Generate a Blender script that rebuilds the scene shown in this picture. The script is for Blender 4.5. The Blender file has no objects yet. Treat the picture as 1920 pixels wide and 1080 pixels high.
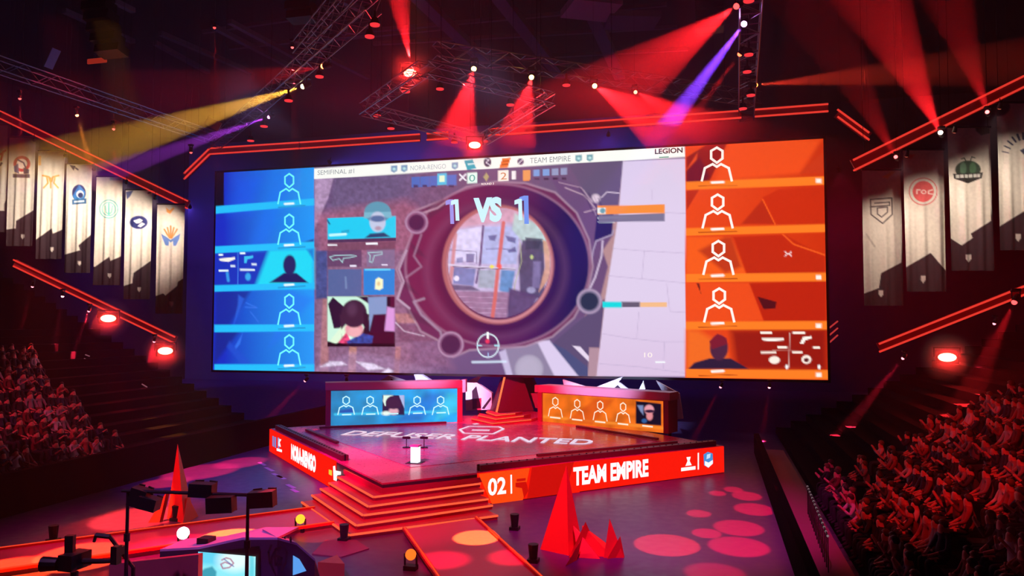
import bpy, bmesh, math, random
import numpy as np
from mathutils import Vector, Matrix
random.seed(7)
scene = bpy.context.scene
COL = scene.collection
V3 = np.array

# ------------------------------------------------------------------ camera, world, exposure
CAM = V3([11.03, -36.28, 6.64]); FPX = 1445.0; YAW = .2534; PITCH = .0477
FW = V3([-math.sin(YAW)*math.cos(PITCH), math.cos(YAW)*math.cos(PITCH), math.sin(PITCH)])
RT = V3([math.cos(YAW), math.sin(YAW), 0.0]); UP = np.cross(RT, FW)
cam = bpy.data.cameras.new('camera'); cam.lens = FPX/1920*36; cam.sensor_width = 36; cam.clip_end = 300
co = bpy.data.objects.new('camera', cam); COL.objects.link(co)
co.matrix_world = Matrix([[RT[0], UP[0], -FW[0], CAM[0]], [RT[1], UP[1], -FW[1], CAM[1]], [RT[2], UP[2], -FW[2], CAM[2]], [0, 0, 0, 1]])
scene.camera = co
w = bpy.data.worlds.new('world'); scene.world = w; w.use_nodes = True
w.node_tree.nodes['Background'].inputs[0].default_value = (.26, .02, .42, 1)
w.node_tree.nodes['Background'].inputs[1].default_value = 0.010
scene.view_settings.view_transform = 'Standard'; scene.view_settings.look = 'None'
scene.view_settings.exposure = 0.0; scene.view_settings.gamma = 1.0; scene.view_settings.use_curve_mapping = False
cy = scene.cycles
cy.max_bounces = 4; cy.diffuse_bounces = 2; cy.glossy_bounces = 2; cy.volume_bounces = 0; cy.transmission_bounces = 2
cy.sample_clamp_indirect = 3.0
HAZE_HIGH, HAZE_LOW = 0.0055, 0.0006      # scattering per metre of the stage haze, under the roof and below
KW = 1000.0
BK, FK, PK, WK, BL_KW, BR_KW = 80, .8, 110, 22, 2.2, .9   # lamp powers in kilowatts: beams, floods, pools, washes, banners

# ------------------------------------------------------------------ helpers
def ray(px, py): return FW + RT*(px-960)/FPX + UP*(540-py)/FPX
def uz(px, py, z=0.0):
    d = ray(px, py); return CAM + d*(z-CAM[2])/d[2]
def uy(px, py, Y):
    d = ray(px, py); return CAM + d*(Y-CAM[1])/d[1]
def ud(px, py, D): return CAM + ray(px, py)*D
def proj(P):
    d = V3(P)-CAM; z = d@FW
    return 960+FPX*(d@RT)/z, 540-FPX*(d@UP)/z
def lin(h):
    if isinstance(h, str):
        h = h.lstrip('#'); h = [int(h[i:i+2], 16)/255 for i in (0, 2, 4)]
    return tuple(c/12.92 if c <= .04045 else ((c+.055)/1.055)**2.4 for c in h)

MATS = {}
def mat(key, color, rough=.6, metal=0.0, spec=.5, noise=0, nscale=8.0, coat=0):
    if key in MATS: return MATS[key]
    m = bpy.data.materials.new(key); m.use_nodes = True; nt = m.node_tree
    b = nt.nodes['Principled BSDF']; c = (*lin(color), 1)
    b.inputs['Base Color'].default_value = c; b.inputs['Roughness'].default_value = rough
    b.inputs['Metallic'].default_value = metal; b.inputs['Specular IOR Level'].default_value = spec
    b.inputs['Coat Weight'].default_value = coat
    n = nt.nodes.new('ShaderNodeTexNoise'); n.inputs['Scale'].default_value = nscale; n.inputs['Detail'].default_value = 4
    tc = nt.nodes.new('ShaderNodeTexCoord'); nt.links.new(tc.outputs['Object'], n.inputs['Vector'])
    mr = nt.nodes.new('ShaderNodeMapRange'); mr.inputs[3].default_value = max(0, rough-.08-noise*.4); mr.inputs[4].default_value = min(1, rough+.08+noise*.4)
    nt.links.new(n.outputs['Fac'], mr.inputs[0]); nt.links.new(mr.outputs[0], b.inputs['Roughness'])
    if noise:
        mx = nt.nodes.new('ShaderNodeMix'); mx.data_type = 'RGBA'
        mx.inputs[6].default_value = tuple(x*(1-noise) for x in c[:3])+(1,)
        mx.inputs[7].default_value = tuple(min(1, x*(1+noise)) for x in c[:3])+(1,)
        nt.links.new(n.outputs['Fac'], mx.inputs[0]); nt.links.new(mx.outputs[2], b.inputs['Base Color'])
    MATS[key] = m; return m
def emat(color, strength=1.0, key=None):
    key = key or 'glow_%s_%g' % (color, strength)
    if key in MATS: return MATS[key]
    m = bpy.data.materials.new(key); m.use_nodes = True; nt = m.node_tree
    nt.nodes.remove(nt.nodes['Principled BSDF'])
    e = nt.nodes.new('ShaderNodeEmission'); e.inputs[0].default_value = (*lin(color), 1); e.inputs[1].default_value = strength
    nt.links.new(e.outputs[0], nt.nodes['Material Output'].inputs[0])
    MATS[key] = m; return m
def vmat(key, kind, strength=1.0, rough=.8):
    """colour read from the mesh's 'paint' attribute: kind 'glow' for a screen's picture, 'print' for cloth"""
    if key in MATS: return MATS[key]
    m = bpy.data.materials.new(key); m.use_nodes = True; nt = m.node_tree
    a = nt.nodes.new('ShaderNodeVertexColor'); a.layer_name = 'paint'
    b = nt.nodes['Principled BSDF']
    if kind == 'glow':
        nt.nodes.remove(b)
        e = nt.nodes.new('ShaderNodeEmission'); e.inputs[1].default_value = strength
        nt.links.new(a.outputs[0], e.inputs[0]); nt.links.new(e.outputs[0], nt.nodes['Material Output'].inputs[0])
    else:
        nt.links.new(a.outputs[0], b.inputs['Base Color']); b.inputs['Roughness'].default_value = rough
        b.inputs['Specular IOR Level'].default_value = .2
    MATS[key] = m; return m

class MB:
    def __init__(s): s.v = []; s.f = []; s.m = []; s.mats = []
    def mi(s, m):
        if m not in s.mats: s.mats.append(m)
        return s.mats.index(m)
    def add(s, vs, fs, m):
        o = len(s.v); s.v += [tuple(map(float, p)) for p in vs]; k = s.mi(m)
        for f in fs: s.f.append([o+i for i in f]); s.m.append(k)
    def box(s, c, size, m, rz=0, R=None):
        x, y, z = [q/2 for q in size]
        P = [V3([i*x, j*y, k*z]) for k in (-1, 1) for j in (-1, 1) for i in (-1, 1)]
        if R is None: R = V3(Matrix.Rotation(rz, 3, 'Z'))
        P = [V3(c)+R@p for p in P]
        s.add(P, [(0, 2, 3, 1), (4, 5, 7, 6), (0, 1, 5, 4), (2, 6, 7, 3), (0, 4, 6, 2), (1, 3, 7, 5)], m)
    def beam(s, a, b, w, h, m, up=(0, 0, 1)):
        a = V3(a, float); b = V3(b, float); d = b-a; L = np.linalg.norm(d)
        if L < 1e-6: return
        d /= L; u = V3(up, float)
        if abs(d@u) > .98: u = V3([1., 0, 0])
        r = np.cross(d, u); r /= np.linalg.norm(r); u = np.cross(r, d)
        s.box((a+b)/2, (L, w, h), m, R=np.stack([d, r, u], 1))
    def tube(s, a, b, r0, m, r1=None, n=8, caps=True):
        a = V3(a, float); b = V3(b, float); r1 = r0 if r1 is None else r1; d = b-a; L = np.linalg.norm(d); d = d/max(L, 1e-9)
        u = V3([0, 0, 1.]) if abs(d[2]) < .95 else V3([1., 0, 0])
        x = np.cross(d, u); x /= np.linalg.norm(x); y = np.cross(d, x)
        vs = [a+(x*math.cos(t)+y*math.sin(t))*r0 for t in np.arange(n)*2*math.pi/n]+[b+(x*math.cos(t)+y*math.sin(t))*r1 for t in np.arange(n)*2*math.pi/n]
        fs = [(i, (i+1) % n, n+(i+1) % n, n+i) for i in range(n)]
        if caps: fs += [tuple(range(n))[::-1], tuple(range(n, 2*n))]
        s.add(vs, fs, m)
    def sphere(s, c, r, m, n=12, k=8, sc=(1, 1, 1)):
        vs = []; fs = []
        for j in range(k+1):
            a = math.pi*j/k
            for i in range(n):
                t = 2*math.pi*i/n; vs.append(V3(c)+V3([math.sin(a)*math.cos(t)*sc[0], math.sin(a)*math.sin(t)*sc[1], math.cos(a)*sc[2]])*r)
        for j in range(k):
            for i in range(n): fs.append((j*n+i, (j+1)*n+i, (j+1)*n+(i+1) % n, j*n+(i+1) % n))
        s.add(vs, fs, m)
    def prism(s, pts, z0, z1, m, side=None):
        n = len(pts); vs = [(p[0], p[1], z0) for p in pts]+[(p[0], p[1], z1) for p in pts]
        s.add(vs, [tuple(range(n, 2*n)), tuple(range(n))[::-1]], m)
        s.add(vs, [(i, (i+1) % n, n+(i+1) % n, n+i) for i in range(n)], side or m)
    def slab(s, pts, off, m):
        """polygon in any plane, thickened by the vector off"""
        n = len(pts); vs = [V3(p) for p in pts]+[V3(p)+V3(off) for p in pts]
        s.add(vs, [tuple(range(n)), tuple(range(n, 2*n))[::-1]]+[(i, n+i, n+(i+1) % n, (i+1) % n) for i in range(n)], m)
    def text(s, body, O, X, Z, width, height, m, bold=.0, align='L'):
        """lettering lying in the plane of X and Z, fitted to width and height, its lower left corner at O"""
        cu = bpy.data.curves.new('t', 'FONT'); cu.body = body; cu.offset = bold; cu.resolution_u = 3
        ob = bpy.data.objects.new('t', cu); COL.objects.link(ob)
        dg = bpy.context.evaluated_depsgraph_get(); me = bpy.data.meshes.new_from_object(ob.evaluated_get(dg))
        P = V3([v.co[:] for v in me.vertices]); lo = P.min(0); hi = P.max(0)
        Q = [V3(O)+V3(X)*(p[0]-lo[0])/(hi[0]-lo[0])*width+V3(Z)*(p[1]-lo[1])/(hi[1]-lo[1])*height for p in P]
        s.add(Q, [tuple(f.vertices) for f in me.polygons], m)
        bpy.data.objects.remove(ob); bpy.data.curves.remove(cu); bpy.data.meshes.remove(me)
    def mesh(s, name, smooth=False):
        me = bpy.data.meshes.new(name); me.from_pydata(s.v, [], s.f)
        for m in s.mats: me.materials.append(m)
        me.polygons.foreach_set('material_index', s.m)
        if smooth: me.polygons.foreach_set('use_smooth', [True]*len(s.f))
        me.update(); return me
    def build(s, name, parent=None, origin=None, smooth=False, label=None, cat=None, group=None, kind=None):
        if origin is not None:
            o3 = V3(origin, float); s.v = [tuple(V3(p)-o3) for p in s.v]
        ob = bpy.data.objects.new(name, s.mesh(name, smooth)); COL.objects.link(ob)
        if origin is not None: ob.location = tuple(map(float, origin))
        if parent: adopt(ob, parent)
        return tag(ob, label, cat, group, kind)
def wm(o):
    return (wm(o.parent) @ o.matrix_parent_inverse @ o.matrix_basis) if o.parent else o.matrix_basis.copy()
def adopt(o, parent):
    o.parent = parent; o.matrix_parent_inverse = wm(parent).inverted()
def tag(o, label=None, cat=None, group=None, kind=None):
    for k, v in (('label', label), ('category', cat), ('group', group), ('kind', kind)):
        if v: o[k] = v
    return o
def thing(name, loc, label, cat, group=None):
    o = bpy.data.objects.new(name, None); o.empty_display_size = .3; COL.objects.link(o); o.location = tuple(map(float, loc))
    return tag(o, label, cat, group)
def copy_tree(o, loc=None, label=None, rz=None):
    c = o.copy(); COL.objects.link(c)
    for ch in list(o.children):
        d = ch.copy(); COL.objects.link(d); d.parent = c
        for g in list(ch.children):
            e = g.copy(); COL.objects.link(e); e.parent = d
    if loc is not None: c.location = tuple(map(float, loc))
    if rz is not None: c.rotation_euler = (0, 0, rz)
    if label: c['label'] = label
    return c

# a small painter for pictures that screens show and prints that cloth carries; X, Y are arrays of picture coordinates
class Paint:
    def __init__(s, X, Y, base): s.X = X; s.Y = Y; s.C = np.zeros(X.shape+(3,))+V3(lin(base))
    def mix(s, M, c, a=1.0):
        c = V3(lin(c)) if isinstance(c, (str, tuple)) else c
        M = np.clip(M, 0, 1)[..., None]*a; s.C = s.C*(1-M)+c*M
    def dseg(s, a, b):
        ax, ay = a; bx, by = b; dx, dy = bx-ax, by-ay; L = dx*dx+dy*dy+1e-9
        t = np.clip(((s.X-ax)*dx+(s.Y-ay)*dy)/L, 0, 1); return np.hypot(s.X-ax-t*dx, s.Y-ay-t*dy)
    def poly(s, pts, c, a=1.0, soft=1.2):
        ins = np.zeros(s.X.shape, bool); d = np.full(s.X.shape, 1e9); n = len(pts)
        for i in range(n):
            p, q = pts[i], pts[(i+1) % n]; d = np.minimum(d, s.dseg(p, q))
            if p[1] != q[1]:
                cr = ((p[1] > s.Y) != (q[1] > s.Y)) & (s.X < (q[0]-p[0])*(s.Y-p[1])/(q[1]-p[1])+p[0]); ins ^= cr
        s.mix(.5+np.where(ins, d, -d)/soft, c, a)
    def line(s, pts, wd, c, a=1.0, soft=1.2):
        d = np.full(s.X.shape, 1e9)
        for p, q in zip(pts[:-1], pts[1:]): d = np.minimum(d, s.dseg(p, q))
        s.mix(.5+(wd/2-d)/soft, c, a)
    def ell(s, cx, cy, rx, ry, c, a=1.0, soft=1.2, rot=0, hole=0):
        dx, dy = s.X-cx, s.Y-cy; u = (dx*math.cos(rot)+dy*math.sin(rot))/rx; v = (-dx*math.sin(rot)+dy*math.cos(rot))/ry
        r = np.hypot(u, v); k = min(rx, ry)
        M = .5+(1-r)*k/soft
        if hole: M = np.minimum(M, .5+(r-hole)*k/soft)
        s.mix(M, c, a)
    def rect(s, x0, y0, x1, y1, c, a=1.0, slope=0.0, soft=1.2):
        s.poly([(x0, y0), (x1, y0+slope*(x1-x0)), (x1, y1+slope*(x1-x0)), (x0, y1)], c, a, soft)
    def noise(s, scale, amp, seed=0, mask=1.0):
        r = np.random.RandomState(seed); g = r.rand(64, 64)
        x = s.X/scale % 63; y = s.Y/scale % 63; i = x.astype(int); j = y.astype(int); fx = x-i; fy = y-j
        n = (g[j, i]*(1-fx)+g[j, i+1]*fx)*(1-fy)+(g[j+1, i]*(1-fx)+g[j+1, i+1]*fx)*fy
        s.C = np.clip(s.C*(1+amp*(n-.5)*2*mask)[..., None], 0, 1)
def painted(name, P, C, m, parent=None, **kw):
    """P: (ny,nx,3) points, C: (ny,nx,3) linear colours"""
    ny, nx = P.shape[:2]; me = bpy.data.meshes.new(name)
    idx = np.arange(ny*nx).reshape(ny, nx)
    F = np.stack([idx[:-1, :-1], idx[1:, :-1], idx[1:, 1:], idx[:-1, 1:]], -1).reshape(-1, 4)
    me.from_pydata(P.reshape(-1, 3).tolist(), [], F.tolist())
    at = me.color_attributes.new('paint', 'FLOAT_COLOR', 'POINT')
    at.data.foreach_set('color', np.concatenate([C, np.ones(C.shape[:2]+(1,))], -1).ravel())
    me.materials.append(m); me.polygons.foreach_set('use_smooth', [True]*len(me.polygons)); me.update()
    ob = bpy.data.objects.new(name, me); COL.objects.link(ob)
    if parent: adopt(ob, parent)
    return tag(ob, **kw)
def grid(O, A, B, nx, ny):
    """points of the parallelogram O + u A + v B, v running downwards"""
    u = np.linspace(0, 1, nx)[None, :, None]; v = np.linspace(0, 1, ny)[:, None, None]
    return V3(O)+u*V3(A)+v*V3(B)
def pxy(P):
    d = P-CAM; z = d@FW; return 960+FPX*(d@RT)/z, 540-FPX*(d@UP)/z

class Canvas:
    """flat lettering and marks laid on a plane: point p0, normal n (towards the viewer)"""
    def __init__(s, p0, n, X, Z): s.p0 = V3(p0, float); s.n = V3(n, float)/np.linalg.norm(n); s.X = V3(X, float); s.Z = V3(Z, float); s.mb = MB()
    def flush(s, name, parent, label=None):
        o = s.mb.build(name, parent, label=label); s.mb = MB(); return o
    def at(s, px, py, k=1):
        d = ray(px, py); t = ((s.p0-CAM)@s.n)/(d@s.n); return CAM+d*t+s.n*.012*k
    def poly(s, pts, m, k=1): s.mb.add([s.at(x, y, k) for x, y in pts], [tuple(range(len(pts)))], m)
    def stroke(s, pts, w, m, k=2, closed=False):
        P = [s.at(x, y, k) for x, y in pts]
        if closed: P = P+[P[0]]
        for a, b in zip(P[:-1], P[1:]):
            d = b-a; L = np.linalg.norm(d)
            if L < 1e-6: continue
            d /= L; r = np.cross(d, s.n)*w/2; e = d*w*.35
            s.mb.add([a-e+r, b+e+r, b+e-r, a-e-r], [(0, 1, 2, 3)], m)
    def text(s, body, x0, y0, x1, hpx, m, k=2, bold=.02):
        """baseline from pixel (x0,y0) along X until pixel column x1; cap height hpx measured at the left end"""
        O = s.at(x0, y0, k); T = s.at(x0, y0-hpx, k)
        h = abs((T-O)@s.Z)
        # width: where the baseline reaches column x1
        a, b = 0.0, 80.0
        for _ in range(40):
            c = (a+b)/2
            if proj(O+s.X*c)[0] < x1: a = c
            else: b = c
        s.mb.text(body, O, s.X, s.Z, a, h, m, bold)

black = mat('black_metal', '#0c0a10', .5, .3)
darkgrey = mat('dark_grey_metal', '#1a1820', .5, .6)
truss_m = mat('aluminium_truss', '#8f8a9c', .4, .9)

# ------------------------------------------------------------------ lamps
def spot_light(name, loc, target, color, kw, deg, blend=.15, r=.12, parent=None):
    l = bpy.data.lights.new(name, 'SPOT'); l.color = lin(color) if isinstance(color, str) else color
    l.energy = kw*KW; l.spot_size = math.radians(deg); l.spot_blend = blend; l.shadow_soft_size = r
    o = bpy.data.objects.new(name, l); COL.objects.link(o)
    d = Vector(V3(target)-V3(loc)); o.matrix_basis = Matrix.Translation(Vector(loc)) @ d.to_track_quat('-Z', 'Y').to_matrix().to_4x4()
    if parent: adopt(o, parent)
    return o
def moving_head(loc, target, color, kw, deg, label, lens=None, ls=30, size=.5, group=None, blend=.15, up=True):
    """yoke, head and lens aimed from loc at target, with its own light"""
    loc = V3(loc, float); d = V3(target, float)-loc; d /= np.linalg.norm(d)
    t = thing('moving_head_light', loc+V3([0, 0, size*.9 if up else -size*.9]), label, 'stage light', group)
    s = size; z = 1 if up else -1
    b = MB(); b.box(loc+V3([0, 0, z*s*.78]), (s*.7, s*.5, s*.24), black); b.build('base', t)
    y = MB(); side = np.cross(d, [0, 0, 1.]); side = side/max(np.linalg.norm(side), 1e-3)
    y.beam(loc+side*s*.36+V3([0, 0, z*s*.66]), loc+side*s*.36, s*.12, s*.08, black)
    y.beam(loc-side*s*.36+V3([0, 0, z*s*.66]), loc-side*s*.36, s*.12, s*.08, black)
    y.beam(loc-side*s*.42+V3([0, 0, z*s*.62]), loc+side*s*.42+V3([0, 0, z*s*.62]), s*.2, s*.08, black); y.build('yoke', t)
    h = MB(); h.tube(loc-d*s*.45, loc-d*s*.1, s*.18, black, s*.3, 12); h.tube(loc-d*s*.1, loc+d*s*.38, s*.3, black, s*.27, 12, caps=True); hd = h.build('head', t)
    if loc[2] > 12: wire(t, loc+V3([0, 0, z*s*.78]))
    q = MB(); q.sphere(loc+d*s*.40, s*.24, emat(lens or color, ls), 12, 8); q.build('lens', hd, smooth=True)
    if kw: spot_light('beam_lamp', loc+d*s*.7, target, color, kw, deg, blend, parent=t, r=.06)
    return t
def wire(t, p, r=.004):
    m = MB(); m.tube(p, (p[0], p[1], 28.99), r, black, n=4); return m.build('suspension_wire', t)
HALOS = []
def blinder(loc, aim, color, kw, label, w=.62, h=.34, ls=60, lens='#ff4030', deg=150):
    loc = V3(loc, float); d = V3(aim, float)-loc; d /= np.linalg.norm(d)
    r = np.cross(d, [0, 0, 1.]); r /= np.linalg.norm(r); u = np.cross(r, d)
    t = thing('flood_light', loc, label, 'stage light')
    hmb = MB(); hmb.box(loc-d*.16, (w*1.25, .3, h*1.5), black, R=np.stack([r, -d, u], 1)); hs = hmb.build('housing', t)
    y = MB(); y.beam(loc-r*w*.7-d*.15, loc-r*w*.7-d*.15+V3([0, 0, .45]), .05, .05, black); y.beam(loc+r*w*.7-d*.15, loc+r*w*.7-d*.15+V3([0, 0, .45]), .05, .05, black)
    y.beam(loc-r*w*.75-d*.15+V3([0, 0, .45]), loc+r*w*.75-d*.15+V3([0, 0, .45]), .05, .05, black); y.build('bracket', t)
    q = MB(); n = 20; c = loc+d*.01
    vs = [c]+[c+r*w/2*math.cos(a)+u*h/2*math.sin(a) for a in np.arange(n)*2*math.pi/n]+[c-d*.02+r*w/2*math.cos(a)+u*h/2*math.sin(a) for a in np.arange(n)*2*math.pi/n]
    q.add(vs, [(0, 1+i, 1+(i+1) % n) for i in range(n)]+[(1+i, 1+n+i, 1+n+(i+1) % n, 1+(i+1) % n) for i in range(n)], emat(lens, ls)); q.build('lens', hs)
    if loc[2] > 12: wire(t, loc+V3([0, 0, .4])-d*.15)
    HALOS.append(loc)
    spot_light('flood_lamp', loc+d*.12, loc+d*10, color, kw, deg, .6, .2, t)
    return t

# ------------------------------------------------------------------ the hall
floor_m = mat('arena_floor', '#54406a', .4, 0, .35, noise=.12, nscale=3)
concrete = mat('dark_concrete', '#1b1720', .8, noise=.2)
curtain = mat('black_curtain', '#0d0a12', .9)
mb = MB(); mb.box((0, 0, -.15), (110, 110, .3), floor_m); mb.build('floor', kind='structure')
mb = MB(); mb.box((0, 0, 29.2), (110, 110, .4), curtain); mb.build('ceiling', kind='structure')
mb = MB(); mb.box((0, 46, 14.5), (110, .4, 29), mat('back_drape', '#6a6480', .9, noise=.15, nscale=1)); mb.build('wall_back', kind='structure')
mb = MB(); mb.box((-52, 0, 14.5), (.4, 110, 29), concrete); mb.build('wall_left', kind='structure')
mb = MB(); mb.box((46, 0, 14.5), (.4, 110, 29), concrete); mb.build('wall_right', kind='structure')

# roof steel: long girders going away, cross beams between them
steel = mat('roof_steel', '#6d6480', .6, .2)
def girder(pts, w, h, name, label, group):
    m = MB(); m.beam(pts[0], pts[1], w, h, steel); m.build(name, label=label, cat='roof beam', group=group)
for i, (q, zz) in enumerate((([(790, 0), (885, 92)], 27.5), ([(940, 0), (1030, 115)], 27.5), ([(1108, 20), (1152, 120)], 27.5))):
    a, b = uz(*q[0], zz), uz(*q[1], zz); b = b+(b-a)*.3; a = a-(b-a)*.1
    girder((a, b), .9, .5, 'roof_girder', 'thick steel roof girder running away above the stage lights, %s' % ('by the red flood light' if i == 0 else 'between the other two' if i == 1 else 'ending at the white junction box'), 'roof girders above the stage lights')
for i, q in enumerate(([(640, 62), (1250, 8)], [(700, 82), (1270, 50)], [(900, 112), (1290, 92)], [(380, 60), (600, 28)], [(430, 90), (700, 62)], [(560, 80), (860, 50)])):
    a, b = uz(*q[0], 28), uz(*q[1], 28); girder((a, b), .25, .25, 'roof_crossbeam', 'thin steel crossbeam under the dark roof', 'thin roof crossbeams')
for i, q in enumerate(([(300, 62), (470, 135)], [(290, 80), (390, 135)], [(400, 50), (545, 125)], [(430, 40), (560, 110)], [(120, 20), (250, 78)], [(210, 0), (250, 20)], [(600, 100), (690, 145)], [(640, 0), (680, 20)])):
    a, b = uz(*q[0], 26), uz(*q[1], 26); girder((a, b), .35, .3, 'roof_brace', 'dim slanting steel roof brace in the dark above the yellow beam', 'slanting roof braces')
c = uz(1108, 14, 27.2); m = MB(); m.box(c, (3.2, 3.0, .5), mat('pale_box', '#b8a8c8', .6), rz=.5)
m.build('roof_junction_box', label='pale square box fixed under the roof where a girder ends', cat='roof box')
c = uz(1185, 38, 27.0); m = MB(); m.box(c, (3.4, 2.4, .4), steel, rz=.3); m.build('roof_panel', label='dim rectangular panel hanging under the roof beside the pale box', cat='roof box')

# ------------------------------------------------------------------ stage
A = 11.45; H = 1.2
deck = mat('stage_deck', '#b83470', .3, 0, .5, noise=.06, coat=.15)
trimm = mat('stage_trim', '#4a1020', .5)
riser = mat('stair_riser', '#b01040', .45)
stage = thing('stage', (0, 0, 0), 'large diamond-shaped raised stage with red lettered screens along its front sides', 'stage')
D = [(-A, 0), (0, -A), (A, 0), (0, A)]
m = MB(); m.prism(D, 0, H-.06, mat('stage_side', '#2a0a18', .6)); m.build('platform', stage)
m = MB(); m.prism(D, H-.06, H, deck); m.build('deck', stage)
# sunken floor display and its border
I = [(-9.1, -.35), (-.15, -8.5), (8.7, .5), (3.2, 5.0), (-5.4, 4.0)]
m = MB(); m.prism(I, H, H+.012, mat('floor_display', '#98447c', .22, 0, .6, noise=.15, nscale=2)); m.build('floor_display', stage)
cv = Canvas((0, 0, H+.012), (0, 0, 1), (1, 0, 0), (0, 1, 0))
wl = emat('#f0d8ee', 1.0)
O = V3([-6.75, -1.42, H+.035])
cv.mb.text('DEFUSER PLANTED', O, (1, 0, 0), (0, 1, 0), 12.4, 1.6, wl, .02)
hx = [uz(x, y, H+.03) for x, y in ((862, 805), (880, 799), (936, 800), (944, 804), (925, 813), (870, 812))]
for p, q in zip(hx, hx[1:]+hx[:1]): cv.mb.beam(p, q, .13, .012, wl)
cv.mb.beam(uz(885, 806, H+.03), uz(918, 806.5, H+.03), .3, .012, wl); cv.mb.beam(uz(888, 795, H+.03), uz(896, 794, H+.03), .2, .012, wl)
cv.mb.build('floor_lettering', stage, label='white glowing words on the stage floor')
# LED fascias
red = emat('#ff1a08', 1.0); org = emat('#ff4a10', 1.0); dred = emat('#d01008', 1.0); wh = emat('#fff2f4', 1.15)
def fascia(name, P0, P1, n):
    X = V3([P1[0]-P0[0], P1[1]-P0[1], 0]); X = X/np.linalg.norm(X)
    c = Canvas((P0[0], P0[1], 0), (n[0], n[1], 0), X, (0, 0, 1)); N = V3([n[0], n[1], 0])
    f = MB(); a = V3([P0[0], P0[1], .03])+N*.0; b = V3([P1[0], P1[1], .03])
    f.slab([a, b, b+V3([0, 0, H-.05]), a+V3([0, 0, H-.05])], N*.06, red); part = f.build(name, stage)
    c.p0 = c.p0+N*.06; c.part = part; return c
s2 = math.sqrt(.5)
xa = 2.0
while proj((xa, xa-A, H))[0] < 894: xa += .02
c = fascia('fascia_screen', (xa, xa-A), (A, 0), (s2, -s2))
c.poly([(897, 889), (993, 877), (980, 938), (922, 945)], org, 1)
c.poly([(997, 876), (1076, 866), (1060, 925), (988, 935)], dred, 1); c.poly([(1076, 866), (1100, 863), (1086, 923), (1060, 926)], red, 2)
c.poly([(968, 898), (985, 896), (985, 901), (968, 903)], dred, 2); c.poly([(966, 905), (986, 903), (990, 920), (982, 934), (978, 915), (966, 913)], dred, 2)
c.flush('fascia_pattern', c.part, 'darker red and orange angular pattern')
c.text('02', 914, 930, 949, 33, wh, 3, .03); c.poly([(956, 890), (959, 889.6), (959.5, 925), (956.5, 925.5)], wh, 3)
c.flush('number_lettering', c.part)
c.text('TEAM EMPIRE', 1074, 911, 1216, 35, wh, 3, .045)
c.flush('name_lettering', c.part)
c.poly([(1276, 877), (1303, 873.5), (1303, 880), (1276, 883.5)], wh, 3); c.poly([(1286, 857), (1294, 856), (1292, 864), (1296, 872), (1284, 873.5), (1288, 864)], wh, 3)
c.flush('sponsor_mark', c.part)
c.poly([(1307, 849), (1309.5, 848.6), (1309.5, 880), (1307, 880.4)], wh, 3)
c.flush('divider_mark', c.part)
c.poly([(1318, 852), (1326, 847), (1335, 850), (1336, 868), (1327, 877), (1319, 872)], emat('#4a90d8', 1.0), 3)
c.poly([(1320, 864), (1327, 867), (1335, 862), (1335, 869), (1327, 876.5), (1320, 872)], wh, 4); c.poly([(1324, 852), (1331, 850), (1330, 858), (1323, 861)], emat('#c8e4ff', 1.0), 4)
c.flush('league_crest', c.part, 'small blue and white crest')
c = fascia('fascia_screen', (-A, 0), (-3.6, -A+3.6), (-s2, -s2))
c.text('NORA-RENGO', 547, 861, 592, 30, wh, 3, .085); c.flush('name_lettering', c.part)
for x, y in ((512, 827), (516, 829), (522, 830)): c.poly([(x, y-10), (x+3, y-9), (x+3, y+11), (x, y+9)], emat('#7a8ad0', 1.0), 3)
c.poly([(523, 822), (529, 824), (526, 829), (528, 838), (523, 836)], wh, 3); c.poly([(520, 840), (530, 843), (530, 848), (520, 845)], wh, 3)
c.flush('league_crest', c.part, 'small bluish crest')
c.poly([(618, 880), (624, 882), (624, 892), (618, 889)], emat('#f0d040', 1.0), 3)
c.poly([(626, 874), (630, 873), (631, 882), (641, 884), (641, 890), (634, 891), (633, 902), (627, 900)], wh, 3)
c.flush('team_mark', c.part, 'yellow and white team mark')

# low barriers on the deck edges
def edge_bar(P0, P1, inset, n, h, w, name, label):
    m = MB(); a = V3([P0[0]-n[0]*inset, P0[1]-n[1]*inset, H]); b = V3([P1[0]-n[0]*inset, P1[1]-n[1]*inset, H])
    m.beam(a+V3([0, 0, h/2+.002]), b+V3([0, 0, h/2+.002]), w, h, trimm)
    L = np.linalg.norm(b-a); k = int(L/.35)
    for i in range(k+1):
        p = a+(b-a)*i/k; m.beam(p+V3([0, 0, .002]), p+V3([0, 0, h+.03]), .06, .06, black, up=(1, 0, 0))
    m.build(name, label=label, cat='barrier')
edge_bar((-A+.3, -.3), (-3.45, -A+3.45), .28, (-s2, -s2), .22, .3, 'stage_barrier', 'long low dark barrier on the deck edge above the squarish white lettering')
edge_bar((2.75, -A+2.75), (A-.2, -.2), .28, (s2, -s2), .22, .3, 'stage_barrier', 'long low dark barrier on the deck edge above the orange end of the front screens')
def strip(pts, z, label):
    m = MB()
    for a, b in zip(pts[:-1], pts[1:]): m.beam((*a, z), (*b, z), .16, .1, trimm)
    m.build('floor_strip', label=label, cat='floor strip')
strip([(-9.1, -.45), (-5.6, -3.9)], H+.07, 'short dark strip along the floor display nearest the blue desk')
strip([(-8.9, .5), (-3.2, 4.2)], H+.07, 'dark strip on the deck in front of the blue desk')
strip([(4.05, 4.35), (8.5, .85)], H+.07, 'dark strip on the deck in front of the orange desk')
strip([(4.0, -5.0), (9.4, .1)], H+.07, 'long dark strip along the floor display on the side away from the blue desk')

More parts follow.
